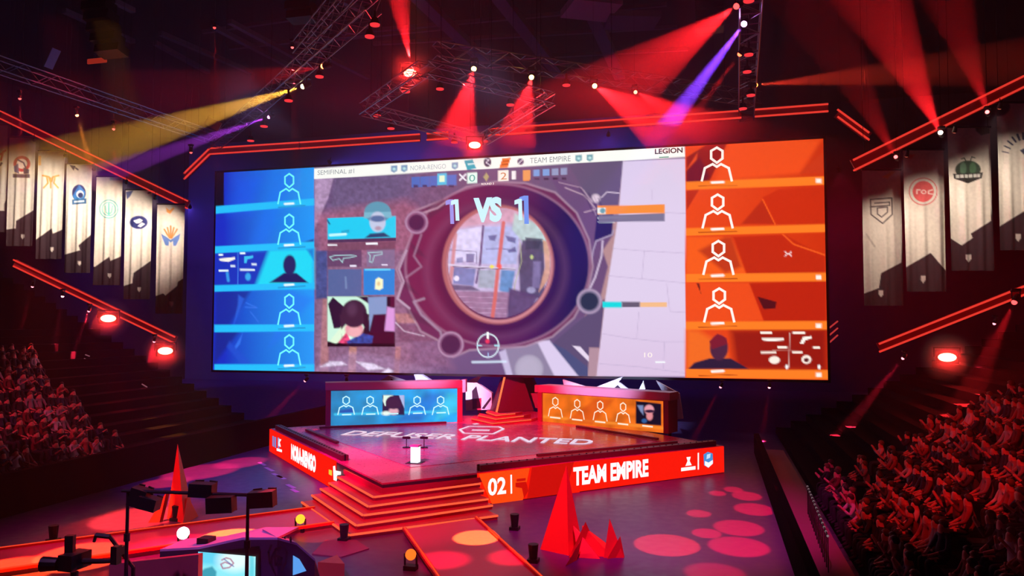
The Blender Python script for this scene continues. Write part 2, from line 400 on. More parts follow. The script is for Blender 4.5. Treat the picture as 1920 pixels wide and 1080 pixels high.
# front stairs: nested chevrons that step down towards the runways
st = thing('front_stairs', (0, -A, 0), 'wide red chevron staircase with glowing step edges at the stage corner', 'stairs')
neon = emat('#ff5a38', 1.15); N = 7
VP_ = [(716.7, 912), (701, 930), (691.7, 947.7), (681.7, 964), (669, 983), (655, 1001)]
RE = [(895, 890.7), (900, 905), (906.7, 918), (915, 934), (923, 946), (933, 965)]
LE = [(646.7, 880), (634, 893), (618, 904), (602, 915), (586, 927), (567, 940)]
for k in range(6):
    z = H*(6-k)/7.0+.0; F_, R_, L_ = (uz(*q[k], z)[:2] for q in (VP_, RE, LE))
    def inward(p, s):      # straight back to the stage face
        t = (s*p[0]-A-p[1])/2; return V3([p[0]-s*t, p[1]+t])+V3([s*.05, -.05])
    m = MB(); m.prism([tuple(L_), tuple(F_), tuple(R_), tuple(inward(R_, 1)), (0, -A-.08), tuple(inward(L_, -1))], .002 if k == 5 else z-H/7, z, riser)
    for a, b in ((L_, F_), (F_, R_)):
        d = b-a; d = d/np.linalg.norm(d); nn = V3([d[1], -d[0]])*.03
        m.beam((a[0]+nn[0], a[1]+nn[1], z-.03), (b[0]+nn[0], b[1]+nn[1], z-.03), .05, .06, neon)
    m.build('step', st)
# runways
def runway(q, label):
    P = [uz(x, y, .15)[:2] for x, y in q]; return P
RL = [uz(x, y, .15)[:2] for x, y in ((590, 953), (623, 983))]
ru = mat('runway_top', '#b84878', .4, 0, .5, noise=.08)
def make_runway(a0, a1, b0, b1, label):
    t = thing('runway', (*((V3(a0)+V3(a1))/2), 0), label, 'runway')
    m = MB(); m.prism([tuple(a0), tuple(b0), tuple(b1), tuple(a1)], 0, .15, ru); m.build('platform', t)
    for p, q in ((a0, b0), (a1, b1)):
        e = MB(); e.beam((*p, .17), (*q, .17), .12, .08, mat('edge_red', '#d02010', .5)); e.beam((*p, .215), (*q, .215), .035, .03, emat('#ff4828', 1.0)); e.build('light_strip', t)
p1 = V3([-2.66, -11.28]); p2 = V3([-1.02, -13.0]); d1 = V3([-6.28, -6.84]); d2 = V3([-6.12, -6.62])
make_runway(p1, p2, p1+d1*2.2, p2+d2*2.2, 'red-edged runway leading from the stairs towards the yellow floor lamps and camera crane')
p1 = V3([1.49, -13.1]); p2 = V3([3.3, -11.22]); make_runway(p2, p1, p2+V3([3.32, -5.27])*1.6, p1+V3([2.55, -4.0])*2.0, 'red-edged runway with a yellow light pool leading towards the viewer')

# small back steps and crystal at the far corner
m = MB()
t = thing('back_steps', (-1.5, 8, H), 'small chevron steps with glowing edges below the dark pyramid', 'stairs')
for k, q in enumerate(([(912, 772), (930, 778), (966, 774.5)], [(897, 778), (930, 785), (982, 779)], [(884, 784), (924, 793), (996, 786)])):
    z = H+.45-.15*k; P = [uz(x, y, z) for x, y in q]; m = MB()
    bk = [P[2]+V3([.2, .9, 0]), P[1]+V3([0, .9, 0]), P[0]+V3([-.2, .9, 0])]
    m.prism([p[:2] for p in P+bk], H+.012, z, riser)
    for a, b in zip(P[:-1], P[1:]): m.beam(a+V3([0, -.03, -.03]), b+V3([0, -.03, -.03]), .05, .05, neon)
    m.build('step', t)
pm = mat('pyramid_faces', '#6a3048', .5, noise=.05)
t = thing('pyramid', (-.9, 10.6, H), 'tall dark pyramid with one glowing orange edge under the big screen', 'sculpture')
B1, B2, B3 = uz(919, 768, H+.0), uz(931, 774, H), uz(1001, 770, H); AP = V3([-1.35, 11.6, 5.4]); B4 = V3([-.8, 12.6, H])
m = MB(); m.add([B1, B2, B3, B4, AP], [(0, 1, 4), (1, 2, 4), (2, 3, 4), (3, 0, 4), (3, 2, 1, 0)], pm); m.build('body', t)
m = MB(); m.beam(B2+V3([0, -.05, 0]), AP+V3([0, -.05, 0]), .09, .09, emat('#ff7040', 1.4)); m.build('light_strip', t)
m = MB(); a, b, cc = uy(1003, 768, 13.2), uy(1020, 772, 13.2), uy(966, 690, 13.4)
a[2] = b[2] = H; m.slab([a, b, uy(992, 700, 13.4), cc], (0, .8, 0), mat('pyramid_back', '#a06070', .6)); m.build('crystal_slab', label='leaning pink slab rising behind the dark pyramid', cat='sculpture')

# pale angular panels behind the desks
shard = mat('pale_panel', '#e6e4f2', .6)
def panel(pts, Y, label, depth=.35, mt=None, extra=()):
    m = MB(); m.slab([uy(x, y, Y) for x, y in pts], (0, depth, 0), mt or shard)
    lo = min(pts, key=lambda q: -q[1]); f = uy((max(q[0] for q in pts)+min(q[0] for q in pts))/2, lo[1]-2, Y); m.box((f[0], Y+depth/2, f[2]/2+.1), (.15, .15, f[2]), black)
    for e in extra: m.slab([uy(x, y, Y-.02) for x, y in e], (0, .02, 0), mat('panel_gap', '#2a1830', .8))
    m.build('angular_panel', label=label, cat='set panel')
panel([(690, 728), (728, 704), (782, 722), (782, 745), (690, 745)], 9.6, 'pale peaked panel with a dark notch behind the blue desk', extra=([(722, 728), (734, 710), (752, 728)],))
panel([(776, 702), (790, 702), (815, 718), (815, 740), (788, 740)], 10.0, 'small pale wedge panel behind the blue desk next to the peaked one')
panel([(873, 716), (904, 702), (892, 716), (922, 737), (922, 768), (873, 770)], 11.6, 'large pale angular panel with a dark slit between the blue desk and the pyramid', extra=([(885, 733), (893, 724), (902, 765), (886, 767)], [(903, 766), (920, 744), (921, 749), (908, 767)]))
panel([(1055, 712), (1120, 732), (1130, 745), (1062, 745)], 9.4, 'thin pale panel reaching out from the pyramid behind the orange desk')
panel([(1112, 728), (1168, 706), (1160, 716), (1178, 730), (1178, 745), (1112, 745)], 9.0, 'pale peaked panel behind the middle of the orange desk', extra=([(1152, 727), (1158, 722), (1165, 729)],))
panel([(1198, 730), (1206, 714), (1210, 730)], 8.2, 'tiny pale triangle panel behind the orange desk'); 
panel([(1230, 714), (1274, 738), (1281, 785), (1262, 786), (1246, 742)], 6.6, 'pale blue panel hanging down beside the end of the orange desk')

# ------------------------------------------------------------------ player desks
def icon(c, cx, ytop, h, wd, m, k=3, lw=.07, sl=0.0):
    """outline of a head and shoulders; sl leans it with the plane"""
    hw = wd*.19; hh = h*.46
    P = [(0, 0), (hw, .22*hh), (hw, .72*hh), (0, hh), (-hw, .72*hh), (-hw, .22*hh)]
    c.stroke([(cx+x, ytop+y+sl*x) for x, y in P], lw, m, k, True)
    S = [(-wd/2, h), (-wd*.40, h*.62), (-wd*.14, h*.5), (0, h*.58), (wd*.14, h*.5), (wd*.40, h*.62), (wd/2, h)]
    c.stroke([(cx+x, ytop+y+sl*x) for x, y in S], lw, m, k)
cyan = '#18a8f4'
def desk(name, q, side, label, wing):
    # q: top-left, top-right, bottom-right, bottom-left of the display in the photo; standing on the deck
    BL, BR = uz(*q[3], H), uz(*q[2], H); X = BR-BL; X[2] = 0; L = np.linalg.norm(X); X /= L
    n = V3([X[1], -X[0], 0]);  hgt = (np.linalg.norm(BL-CAM)*(q[3][1]-q[0][1])/FPX)*1.0
    t = thing(name, (BL+BR)/2, label, 'desk')
    m = MB(); R = np.stack([X, -n, V3([0, 0, 1.])], 1); mid = (BL+BR)/2
    body = mat('desk_body', '#8a3048', .5)
    ex = .25; m.box(mid-n*.50+V3([0, 0, hgt/2+.02]), (L+ex*2, .9, hgt+.04), body, R=R); m.build('body', t)
    m = MB(); m.box(mid-n*.50+V3([0, 0, hgt+.04+.2]), (L+ex*2+.1, 1.0, .4), mat('desk_top', '#c07890', .45), R=R); m.build('top_shelf', t)
    for s in (-1, 1):
        e = MB(); e.box(mid+X*s*(L/2+.14)-n*.05+V3([0, 0, hgt/2+.02]), (.28, .34, hgt+.04), body, R=R); e.build('side_panel', t)
    c = Canvas(BL+V3([0, 0, .0])+n*.0, n, X, (0, 0, 1))
    c.H = hgt; c.L = L; c.BL = BL; return t, c, X, n, mid
# blue desk
q = [(620, 736), (856, 738), (857, 791), (620, 798)]
t, c, X, n, mid = desk('player_desk', q, -1, 'long player desk with a blue screen front showing white head outlines', 1)
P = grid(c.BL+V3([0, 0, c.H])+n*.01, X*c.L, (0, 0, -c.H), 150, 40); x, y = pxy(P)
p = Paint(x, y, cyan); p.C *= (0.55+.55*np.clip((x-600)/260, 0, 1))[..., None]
p.poly([(800, 736), (830, 738), (790, 792), (740, 792)], '#1060d8', .6, 12); p.poly([(840, 738), (858, 738), (858, 770), (815, 790)], '#40e0ff', .6, 8)
p.poly([(635, 770), (660, 765), (665, 775), (640, 778)], '#0838b0', .8, 5); p.line([(628, 777), (855, 771)], 4, '#40d8ff', .8, 3)
p.noise(14, .25, 3)
p.rect(717, 741, 758, 778, '#20204a', 1); p.poly([(719, 741), (738, 741), (733, 750), (722, 762), (718, 752)], '#e8fff0'); p.poly([(748, 741), (758, 741), (758, 765), (752, 752)], '#b0c0f0')
p.ell(738, 756, 15, 14, '#35204a'); p.ell(738, 771, 9, 7, '#e8b0c0', 1, 3); p.ell(738, 758, 13, 9, '#3c2448'); p.ell(724, 775, 8, 4, '#f0fff8', 1, 3)
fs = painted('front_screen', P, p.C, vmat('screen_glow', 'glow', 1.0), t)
wc = emat('#bff4ff', 1.1); c.mb = MB()
for cx in (649, 694, 782, 826): icon(c, cx, 743, 34, 31, wc, 3, .06, -.02); c.flush('player_outline', fs)
for cx in (650, 695, 738, 783, 827): c.stroke([(cx-8, 776.5-(cx-700)*.02), (cx+8, 776-(cx-700)*.02)], .07, wc, 4); c.flush('name_mark', fs)
# orange desk
q = [(1017, 738), (1246, 754), (1246, 812), (1018, 790)]
t, c, X, n, mid = desk('player_desk', q, 1, 'long player desk with an orange screen front showing white head outlines', 1)
P = grid(c.BL+V3([0, 0, c.H])+n*.01, X*c.L, (0, 0, -c.H), 150, 40); x, y = pxy(P)
p = Paint(x, y, '#f0701c'); p.noise(11, .3, 5); p.line([(1020, 781), (1245, 803)], 5, '#ff9030', .9, 3); p.poly([(1060, 790), (1120, 745), (1150, 750), (1110, 797)], '#d84a18', .6, 6)
p.poly([(1192, 752), (1240, 757), (1240, 798), (1192, 794)], '#141026'); p.poly([(1195, 760), (1206, 760), (1206, 778), (1200, 770)], '#8090c0', 1, 3)
p.ell(1217, 768, 9, 9, '#f0a0b0', 1, 3); p.ell(1218, 780, 6, 8, '#e89098', 1, 3); p.ell(1218, 771, 10, 3, '#301838', 1, 2); p.ell(1208, 789, 5, 4, '#3060a0', 1, 2)
fs = painted('front_screen', P, p.C, vmat('screen_glow', 'glow', 1.0), t)
wc2 = emat('#ffe2cc', 1.1); c.mb = MB()
for cx, yy in ((1042, 745), (1083, 749), (1126, 752), (1169, 755)): icon(c, cx, yy, 36, 26, wc2, 3, .06, .09); c.flush('player_outline', fs)
for cx, yy in ((1042, 783), (1083, 787), (1126, 791), (1169, 795), (1215, 799)): c.stroke([(cx-9, yy-1), (cx+9, yy+1)], .08, wc2, 4); c.flush('name_mark', fs)
# sloping wing walls behind the desks
m = MB(); m.slab([uy(858, 738, 8.2), uy(873, 735, 8.2), uy(873, 711, 8.2), uy(800, 722, 8.2), uy(800, 738, 8.2)], (0, .3, 0), mat('wing', '#e890a8', .6)); m.build('wing_wall', label='pink sloping wall between the blue desk and the pale slit panel', cat='set panel')
m = MB(); m.slab([uy(1002, 722, 8.3), uy(1240, 737, 5.9), uy(1240, 748, 5.9), uy(1002, 735, 8.3)], (0, .3, 0), mat('wing2', '#b07088', .6)); m.build('wing_wall', label='long mauve wall behind the top of the orange desk', cat='set panel')

# white plinth with a glowing column, and the small dark stands by it
a = uz(779, 868, H); t = thing('display_plinth', a, 'glowing white plinth standing near the front corner of the deck', 'plinth')
m = MB(); m.box(a+V3([0, 0, .34]), (.30, .30, .62), emat('#f4f0ff', 1.3)); m.build('column', t)
m = MB(); m.box(a+V3([0, 0, .015]), (.6, .6, .03), black); m.build('base', t)
m = MB(); m.box(a+V3([0, 0, .675]), (.36, .36, .05), mat('plinth_top', '#c8c0d0', .4)); m.build('top', t)
for px, s in ((762, 1), (795, 2)):
    a = uz(px, 840, H); m = MB(); m.tube(a+V3([0, 0, .012]), a+V3([0, 0, .04]), .18, black); m.tube(a+V3([0, 0, .04]), a+V3([0, 0, .42]), .02, black); m.box(a+V3([0, 0, .45]), (.34, .1, .1), black)
    m.build('floor_monitor_stand', label='small dark stand behind the glowing plinth, %s' % ('with the blue desk behind it' if s == 1 else 'the one nearer the letter R'), cat='stand')

# ------------------------------------------------------------------ the big screen
SY = 10.5
scr = thing('big_screen', (-2.6, SY, 3.55), 'huge wide hanging screen showing a game match between blue and orange players', 'screen')
BL, BR, TR, TL = uy(402, 695, SY), uy(1553, 711, SY), uy(1543, 258, SY), uy(403, 326, SY)
XL = (BL[0]+TL[0])/2; XR = (BR[0]+TR[0])/2; ZB = (BL[2]+BR[2])/2; ZT = (TL[2]+TR[2])/2
m = MB(); m.box(((XL+XR)/2, SY+.33, (ZB+ZT)/2), (XR-XL+.3, .6, ZT-ZB+.3), black); m.build('cabinet', scr)
P = grid((XL, SY, ZT), (XR-XL, 0, 0), (0, 0, ZB-ZT), 560, 200); X_, Y_ = pxy(P)
# picture coordinates keep the perspective of the photo so that every mark is placed where it was seen
p = Paint(X_, Y_, '#6c5480')
# game view
p.noise(37, .12, 1)
p.poly([(590, 330), (625, 335), (615, 372), (590, 430)], '#b090b8', 1, 3)
p.poly([(628, 330), (880, 320), (1150, 300), (1160, 480), (800, 480), (620, 400)], '#6a5880', 1, 6)
p.poly([(800, 330), (1150, 305), (1152, 420), (1000, 470), (760, 400)], '#6e5478', .8, 20)
p.poly([(590, 400), (760, 375), (830, 420), (780, 470), (600, 520)], '#a0607c', .8, 20)
p.poly([(590, 480), (770, 470), (770, 700), (590, 700)], '#8a6484', .9, 16)
p.poly([(592, 470), (614, 470), (614, 560), (592, 560)], '#46508c', 1, 4)
p.poly([(605, 560), (616, 560), (616, 700), (600, 700)], '#b07880', .9, 4); p.poly([(655, 650), (669, 650), (667, 700), (652, 700)], '#c88c80', .9, 3)
p.poly([(742, 650), (752, 650), (748, 700), (738, 700)], '#c08080', .9, 3)
p.poly([(590, 690), (660, 660), (740, 672), (800, 690), (830, 697), (590, 700)], '#9c7ca4', .7, 10)
for a in ([(600, 688), (618, 678), (640, 678), (650, 684)], [(668, 678), (700, 682), (722, 692), (690, 694)], [(714, 700), (728, 690), (738, 696), (730, 702)]): p.poly(a, '#e4d8f4', .9, 4)
p.poly([(740, 588), (770, 588), (790, 606), (745, 606)], '#d09080', .9, 4); p.poly([(745, 606), (800, 612), (826, 622), (822, 640), (748, 640)], '#5a2c50', .9, 5)
p.line([(742, 605), (758, 621), (795, 630)], 2.5, '#e0d0e8', .9, 2)
p.poly([(742, 560), (830, 650), (850, 690), (742, 690)], '#9a6888', .5, 20)
mask = ((X_ > 590) & (X_ < 840))*1.0; p.noise(5, .22, 2, mask); p.noise(2.6, .14, 9, mask)
# right side of the game view
p.poly([(1110, 300), (1172, 300), (1128, 720), (1090, 720)], '#b48a90', 1, 3)
p.poly([(1060, 300), (1170, 300), (1158, 398), (1120, 398)], '#645476', 1, 3)
p.poly([(1168, 302), (1287, 297), (1290, 706), (1118, 706), (1135, 560), (1160, 400)], '#dccbe8', 1, 3)
p.C = np.where(((X_ > 1120) & (X_ < 1290) & (Y_ > 560))[..., None], p.C*np.clip(1-(Y_[..., None]-560)/900*V3([.3, .8, .55]), 0, 1), p.C)
for a in ([(1165, 397), (1287, 400)], [(1150, 466), (1200, 470), (1287, 475)], [(1140, 517), (1205, 523), (1287, 531)], [(1208, 470), (1204, 521)], [(1250, 532), (1256, 584), (1287, 586)], [(1130, 626), (1180, 634), (1240, 641), (1288, 641)], [(1198, 585), (1194, 632)], [(1246, 642), (1244, 690)], [(1125, 682), (1200, 688), (1288, 700)], [(1222, 356), (1222, 375)]): p.line(a, 1.2, '#b8a4c8', .7, 2)
p.poly([(1040, 640), (1112, 580), (1134, 560), (1124, 652), (1106, 652), (1104, 706), (1010, 706)], '#5c4c72', 1, 3)
p.poly([(1030, 640), (1060, 655), (1104, 690), (1104, 706), (1060, 706)], '#4a4e7c', 1, 4)
p.poly([(1000, 640), (1030, 638), (1085, 706), (1035, 706)], '#d8c8ea', 1, 4); p.poly([(1073, 648), (1088, 650), (1104, 668), (1104, 678)], '#e4d4ec', 1, 2); p.poly([(1105, 652), (1122, 653), (1118, 706), (1102, 706)], '#b08c9c', 1, 2)
p.poly([(945, 655), (1008, 642), (1040, 706), (948, 706)], '#8c80a0', 1, 4); p.ell(992, 692, 26, 26, '#a8a0b8', 1, 6); p.ell(992, 692, 22, 22, '#b4aac4', 1, 12)
p.poly([(935, 660), (948, 655), (962, 706), (950, 706)], '#c8bce0', .9, 4)
# rail clamps around the sight
p.poly([(1030, 330), (1075, 345), (1125, 385), (1150, 440), (1130, 470), (1140, 500), (1120, 580), (1080, 600), (1100, 450)], '#6a4c78', 1, 4)
p.poly([(1120, 395), (1150, 400), (1148, 438), (1114, 452)], '#24205c', 1, 3); p.line([(1060, 352), (1095, 366), (1118, 392), (1096, 398)], 2.5, '#c4a4b8', .8, 2); p.line([(1048, 342), (1090, 352), (1110, 378)], 2, '#b494ac', .8, 2); p.line([(1150, 432), (1148, 440), (1118, 452), (1112, 470), (1108, 500)], 3, '#a898b8', .9, 2)
p.line([(1128, 370), (1138, 360), (1160, 362)], 2, '#e0cce0', .9, 2); p.ell(1117, 372, 8, 8, '#f0d8e8', .8, 5); p.line([(1130, 452), (1128, 480), (1116, 520), (1104, 545)], 4, '#c8b4d0', .9, 2)
# the sight: body, outline, tube, lens
R0 = dict(cx=930, cy=497)
body = [(835, 375), (875, 352), (930, 342), (985, 345), (1040, 362), (1080, 400), (1103, 450), (1110, 500), (1100, 550), (1075, 595), (1035, 630), (985, 648), (930, 652), (880, 655), (850, 668), (828, 640), (790, 620), (765, 575), (748, 560), (755, 530), (745, 505), (762, 470), (775, 440), (762, 415), (775, 398)]
p.line(body+body[:1], 6, '#b494ac', .85, 4)
p.poly(body, '#6a2c58', 1, 4)
dx = np.clip((X_-820)/260, 0, 1)
M = np.clip(.5+(1-np.hypot((X_-933)/172, (Y_-497)/152))*150/4, 0, 1)
colr = V3(lin('#702450'))*(1-dx[..., None])+V3(lin('#1c1856'))*dx[..., None]
p.C = p.C*(1-M[..., None])+colr*M[..., None]
p.ell(933, 497, 175, 154, '#a87c9c', .6, 4, 0, .975); p.ell(940, 500, 128, 128, '#24103c', .45, 22, 0, .80)
for k_ in range(5): p.line([(1086+k_*9, 352+k_*5), (1100+k_*8, 372+k_*6), (1112+k_*6, 400+k_*4)], 2, '#b49cb4' if k_ % 2 else '#3c2a58', .6, 2)
for (xa_, ya_, xb_, yb_) in ((770, 455, 790, 470), (752, 520, 775, 540), (760, 575, 800, 600), (800, 390, 830, 372)): p.poly([(xa_, ya_), (xb_, yb_), (xb_+10, yb_+14), (xa_+6, ya_+20)], '#4c2848', .55, 5)
p.ell(930, 506, 134, 130, '#8a5c84', .28, 18, 0, .93)
p.line([(762, 470), (748, 505), (757, 528), (745, 560), (768, 578)], 3.5, '#bca0bc', .9, 3); p.line([(790, 440), (776, 480), (790, 500), (762, 520)], 3, '#a888a8', .7, 4)
p.line([(795, 560), (776, 566), (790, 590), (826, 622), (830, 640)], 4, '#b49cb8', .7, 4); p.line([(785, 402), (820, 390), (840, 376)], 3.5, '#c09cb4', .8, 3)
for (cx_, cy_, r) in ((781, 417, 15), (845, 646, 18), (1105, 565, 17)):
    p.ell(cx_, cy_, r+7, r+7, '#8c5c84' if cx_ < 1000 else '#8c80a0', .9, 4); p.ell(cx_, cy_, r+6, r+6, '#c4a4c4', .6, 3, 0, .88); p.ell(cx_, cy_, r, r, '#48244e' if cx_ < 1000 else '#28304e', 1, 4)
# bright rim and what is seen through it
p.ell(934, 496, 105, 112, '#b86c70', .85, 4, 0, .93); p.ell(936, 497, 100, 108, '#d8949c', .6, 3, 0, .95)
lens = np.clip(.5+(1-np.hypot((X_-936)/96, (Y_-493)/103))*90/1.5, 0, 1)[..., None]
keep = p.C.copy(); q = p
q.poly([(830, 380), (1040, 380), (1040, 610), (830, 610)], '#c4b4dc')
q.poly([(835, 390), (1030, 390), (1020, 420), (940, 418), (880, 425), (845, 430)], '#d09cb4', .9, 8)
q.poly([(855, 432), (904, 425), (900, 492), (852, 488)], '#d8d0f4', 1, 3); q.poly([(908, 425), (975, 425), (968, 495), (902, 495)], '#b4b8e8', 1, 3)
q.line([(906, 424), (900, 495), (893, 530)], 4, '#5c4478', .9, 2); q.line([(836, 468), (894, 472), (893, 494)], 1.6, '#6c6094', .8, 2)
for a in ([(915, 442), (932, 440), (928, 452), (918, 450)], [(948, 442), (968, 446), (966, 456), (952, 452)], [(952, 470), (966, 462), (968, 472), (954, 474)]): q.poly(a, '#50508c', .8, 3)
q.line([(912, 467), (940, 466), (966, 470)], 2, '#5c5c98', .8, 2); q.poly([(874, 476), (890, 476), (888, 492), (874, 492)], '#5c5890', .8, 2); q.poly([(856, 484), (868, 482), (868, 492), (856, 493)], '#7c80b4', .8, 2)
q.poly([(965, 400), (1030, 430), (1035, 480), (985, 460), (960, 430)], '#b8d0d0', .9, 5); q.poly([(980, 450), (1020, 452), (1022, 560), (975, 558), (972, 480)], '#4c4468', .95, 4)
q.poly([(985, 445), (1018, 448), (1010, 466), (985, 468)], '#3c405c', .9, 3); q.line([(975, 455), (978, 490), (966, 530), (964, 545), (975, 556), (1005, 558)], 2, '#b0b490', .8, 2)
q.poly([(1000, 490), (1014, 490), (1012, 540), (998, 540)], '#8478a8', .8, 4); q.ell(997, 482, 3, 4, '#c8d890', .9, 2); q.ell(996, 544, 8, 6, '#a8a4cc', .8, 3); q.poly([(1018, 450), (1032, 455), (1032, 520), (1010, 548), (1022, 500)], '#d8a088', .9, 3)
q.poly([(850, 500), (892, 504), (888, 536), (850, 532)], '#7880b8', .95, 3); q.poly([(898, 506), (930, 506), (926, 540), (896, 540)], '#a0a8bc', .9, 4); q.poly([(940, 505), (966, 508), (958, 552), (936, 545)], '#4888c4', .85, 4)
q.ell(856, 522, 5, 5, '#e4dcf4', 1, 2); q.poly([(845, 533), (885, 536), (900, 545), (850, 545)], '#3c2c58', .8, 4)
q.poly([(848, 545), (960, 548), (950, 600), (870, 590)], '#9c7498', .95, 4)
for yy in (556, 566, 576, 585): q.line([(855, yy), (950, yy+3)], 1.2, '#c4a4c8', .7, 1.5)
q.poly([(955, 540), (1010, 555), (990, 590), (950, 600)], '#54406c', .95, 5)
lensmask = ((np.hypot((X_-936)/96, (Y_-493)/103) < 1))*1.0; q.noise(6, .16, 6, lensmask)
q.line([(944, 418), (938, 470), (934, 500), (928, 560), (922, 604)], 7, '#d86c68', .95, 2.5); q.line([(854, 440), (848, 500), (844, 530)], 7, '#d08484', .8, 3)
q.line([(836, 496), (870, 499), (930, 503), (964, 504)], 4, '#dcd0ec', .9, 2); q.line([(850, 500), (930, 504), (966, 505)], 1.5, '#3c3050', .9, 1.5); q.poly([(917, 500), (922, 496), (928, 500), (922, 504)], '#f0e060', 1, 1.5); q.ell(937, 500, 4, 5, '#ff5c50', .9, 3)
p.C = keep*(1-lens)+p.C*lens
# information cards
p.rect(614, 409, 742, 449, '#10c8f0', 1, -.03); p.rect(614, 449, 742, 455, '#201c4c', .8, -.03); p.poly([(640, 433), (655, 430), (655, 436), (640, 437)], '#0890c0', .7, 2)
p.poly([(614, 470), (678, 468), (678, 500), (614, 500)], '#5c3c64', .85, 2); p.poly([(688, 468), (740, 466), (740, 500), (688, 500)], '#7c7098', .7, 2); p.poly([(614, 455), (742, 452), (740, 468), (614, 470)], '#6a4058', .7, 3)
p.rect(615, 505, 678, 555, '#4a649c', .9, 0); p.rect(682, 504, 740, 553, '#1080d8', 1, 0); p.rect(684, 504, 732, 507, '#60d8f8', .9)
p.poly([(704, 524), (710, 520), (718, 524), (718, 540), (712, 544), (703, 542)], '#f4f4c8', 1, 2); p.ell(710, 532, 3, 4, '#e0b880', .8, 3); p.line([(648, 520), (649, 540)], 3, '#7c94c0', .8, 3)
# the player's face camera
p.rect(614, 556, 740, 650, '#181028', 1); p.poly([(614, 556), (690, 556), (700, 585), (668, 640), (614, 640)], '#c8f0dc', 1, 2)
p.poly([(615, 570), (624, 557), (645, 575), (652, 590), (640, 615), (626, 616)], '#241434', 1, 2); p.poly([(670, 556), (700, 556), (692, 570)], '#241434', 1, 3)
p.poly([(690, 557), (725, 556), (725, 590), (700, 595), (693, 620)], '#8098c8', 1, 3); p.poly([(700, 590), (730, 588), (722, 640), (690, 640)], '#3a0c30', 1, 3); p.poly([(726, 575), (740, 578), (740, 622), (721, 620)], '#d898dc', 1, 4); p.poly([(732, 556), (740, 556), (740, 576), (732, 575)], '#501038', 1, 2); p.poly([(690, 625), (740, 622), (740, 650), (660, 650)], '#3c0c2c', 1, 4)
p.poly([(618, 640), (640, 612), (655, 610), (650, 630), (630, 645)], '#dcf4d8', 1, 3); p.poly([(634, 642), (650, 622), (658, 640), (656, 648)], '#e04878', 1, 3)
p.poly([(650, 640), (680, 625), (700, 630), (696, 648), (652, 648)], '#2848a0', 1, 3); p.noise(4, .5, 12, ((X_ > 640) & (X_ < 700) & (Y_ > 625) & (Y_ < 650))*1.0)
p.ell(664, 617, 17, 14, '#e898a8', 1, 4); p.ell(665, 622, 12, 9, '#f0b0b8', .8, 4)
p.ell(664, 588, 24, 26, '#38203c', 1, 3); p.poly([(636, 590), (692, 590), (690, 616), (680, 608), (650, 606), (640, 618)], '#38203c', 1, 3); p.ell(660, 580, 9, 12, '#5c3c5c', .6, 8); p.poly([(682, 585), (692, 590), (690, 620), (682, 612)], '#281430', 1, 3)
p.rect(614, 644, 740, 650, '#100818', .9)
for x_, y_ in ((618, 478), (690, 474)):
    p.line([(x_, y_+4), (x_+10, y_+1), (x_+38, y_), (x_+50, y_+2), (x_+38, y_+5), (x_+26, y_+6), (x_+24, y_+14), (x_+18, y_+7), (x_+6, y_+10), (x_, y_+4)] if x_ < 650 else [(x_, y_), (x_+26, y_-2), (x_+26, y_+3), (x_+12, y_+5), (x_+8, y_+18), (x_+3, y_+17), (x_+4, y_+5), (x_, y_)], 1.8, '#a8d0d8', .9, 1.6)
p.ell(708, 398, 25, 20, '#5c98b4', 1, 2.5); p.poly([(683, 398), (733, 397), (735, 408), (682, 409)], '#78b4cc', 1, 2); p.ell(708, 416, 15, 19, '#c4c8e4', .95, 3); p.ell(708, 410, 15, 6, '#3c5c94', .9, 3); p.ell(709, 428, 6, 4, '#a87890', .7, 3); p.line([(619, 441), (648, 439)], 4.5, '#c8fcff', .95, 2); p.rect(614, 458, 632, 461, '#f4f4ff', .95); p.rect(686, 455, 708, 459, '#f4f4ff', .95); p.line([(614, 413), (618, 420)], 3, '#0c6894')
p.rect(656, 497, 668, 500, '#f0e8ff', .9); p.rect(715, 495, 727, 498, '#f0e8ff', .9); p.line([(886, 679), (948, 678)], 4, '#d8ecff', .8, 3); p.line([(1230, 679), (1246, 679)], 3, '#f8ffff', .9, 2); p.line([(1138, 395), (1180, 394)], 4, '#fcd0a0', .9, 2); p.line([(1123, 409), (1176, 407)], 4, '#e8f4fc', .9, 2); p.line([(1123, 416), (1152, 415.5)], 3, '#e8f4fc', .9, 2); p.line([(1224, 405), (1242, 404)], 4, '#d0e0f8', .9, 2)
# event card and bars on the pale wall
p.rect(1120, 386, 1246, 402, '#f48c3c', 1, -.02); p.rect(1122, 403, 1246, 417, '#746c8c', .95, -.02); p.rect(1120, 389, 1136, 401, '#e8f0f0', .9); p.ell(1130, 395, 5, 5, '#4890a0', .9, 2)
p.rect(1130, 566, 1166, 577, '#14d4dc', 1); p.rect(1166, 566, 1200, 576, '#584c64', .95); p.rect(1200, 567, 1250, 576, '#f0b888', 1)
# score strip
sl = -.0597
p.poly([(589, 316), (1283, 272), (1284, 294), (589, 336)], '#fdfcf8', 1, 1.2)
for x0, x1, y0, cc in ((772, 788, 332, '#3870c8'), (789, 804, 331, '#3870c8'), (805, 820, 330, '#3870c8'), (838, 856, 328, '#4878d0'), (981, 993, 320, '#f09048')): p.rect(x0, y0, x1, y0+20, cc, .9, sl)
p.rect(820, 325, 838, 347, '#48c0e8', 1, sl); p.rect(824, 329, 834, 341, '#e8f8d8', 1, sl)
for x0 in (1000, 1018, 1035, 1051): p.rect(x0, 318-(x0-1000)*.06, x0+12, 331-(x0-1000)*.06, '#80a4e0' if x0 < 1030 else '#98a0c8', .95, sl)
for x0 in (775, 792, 808, 842, 1002, 1020, 1037, 1053): p.rect(x0, (348 if x0 < 900 else 334)-(x0 % 100)*.02, x0+9, (351 if x0 < 900 else 337), '#301838', .8)
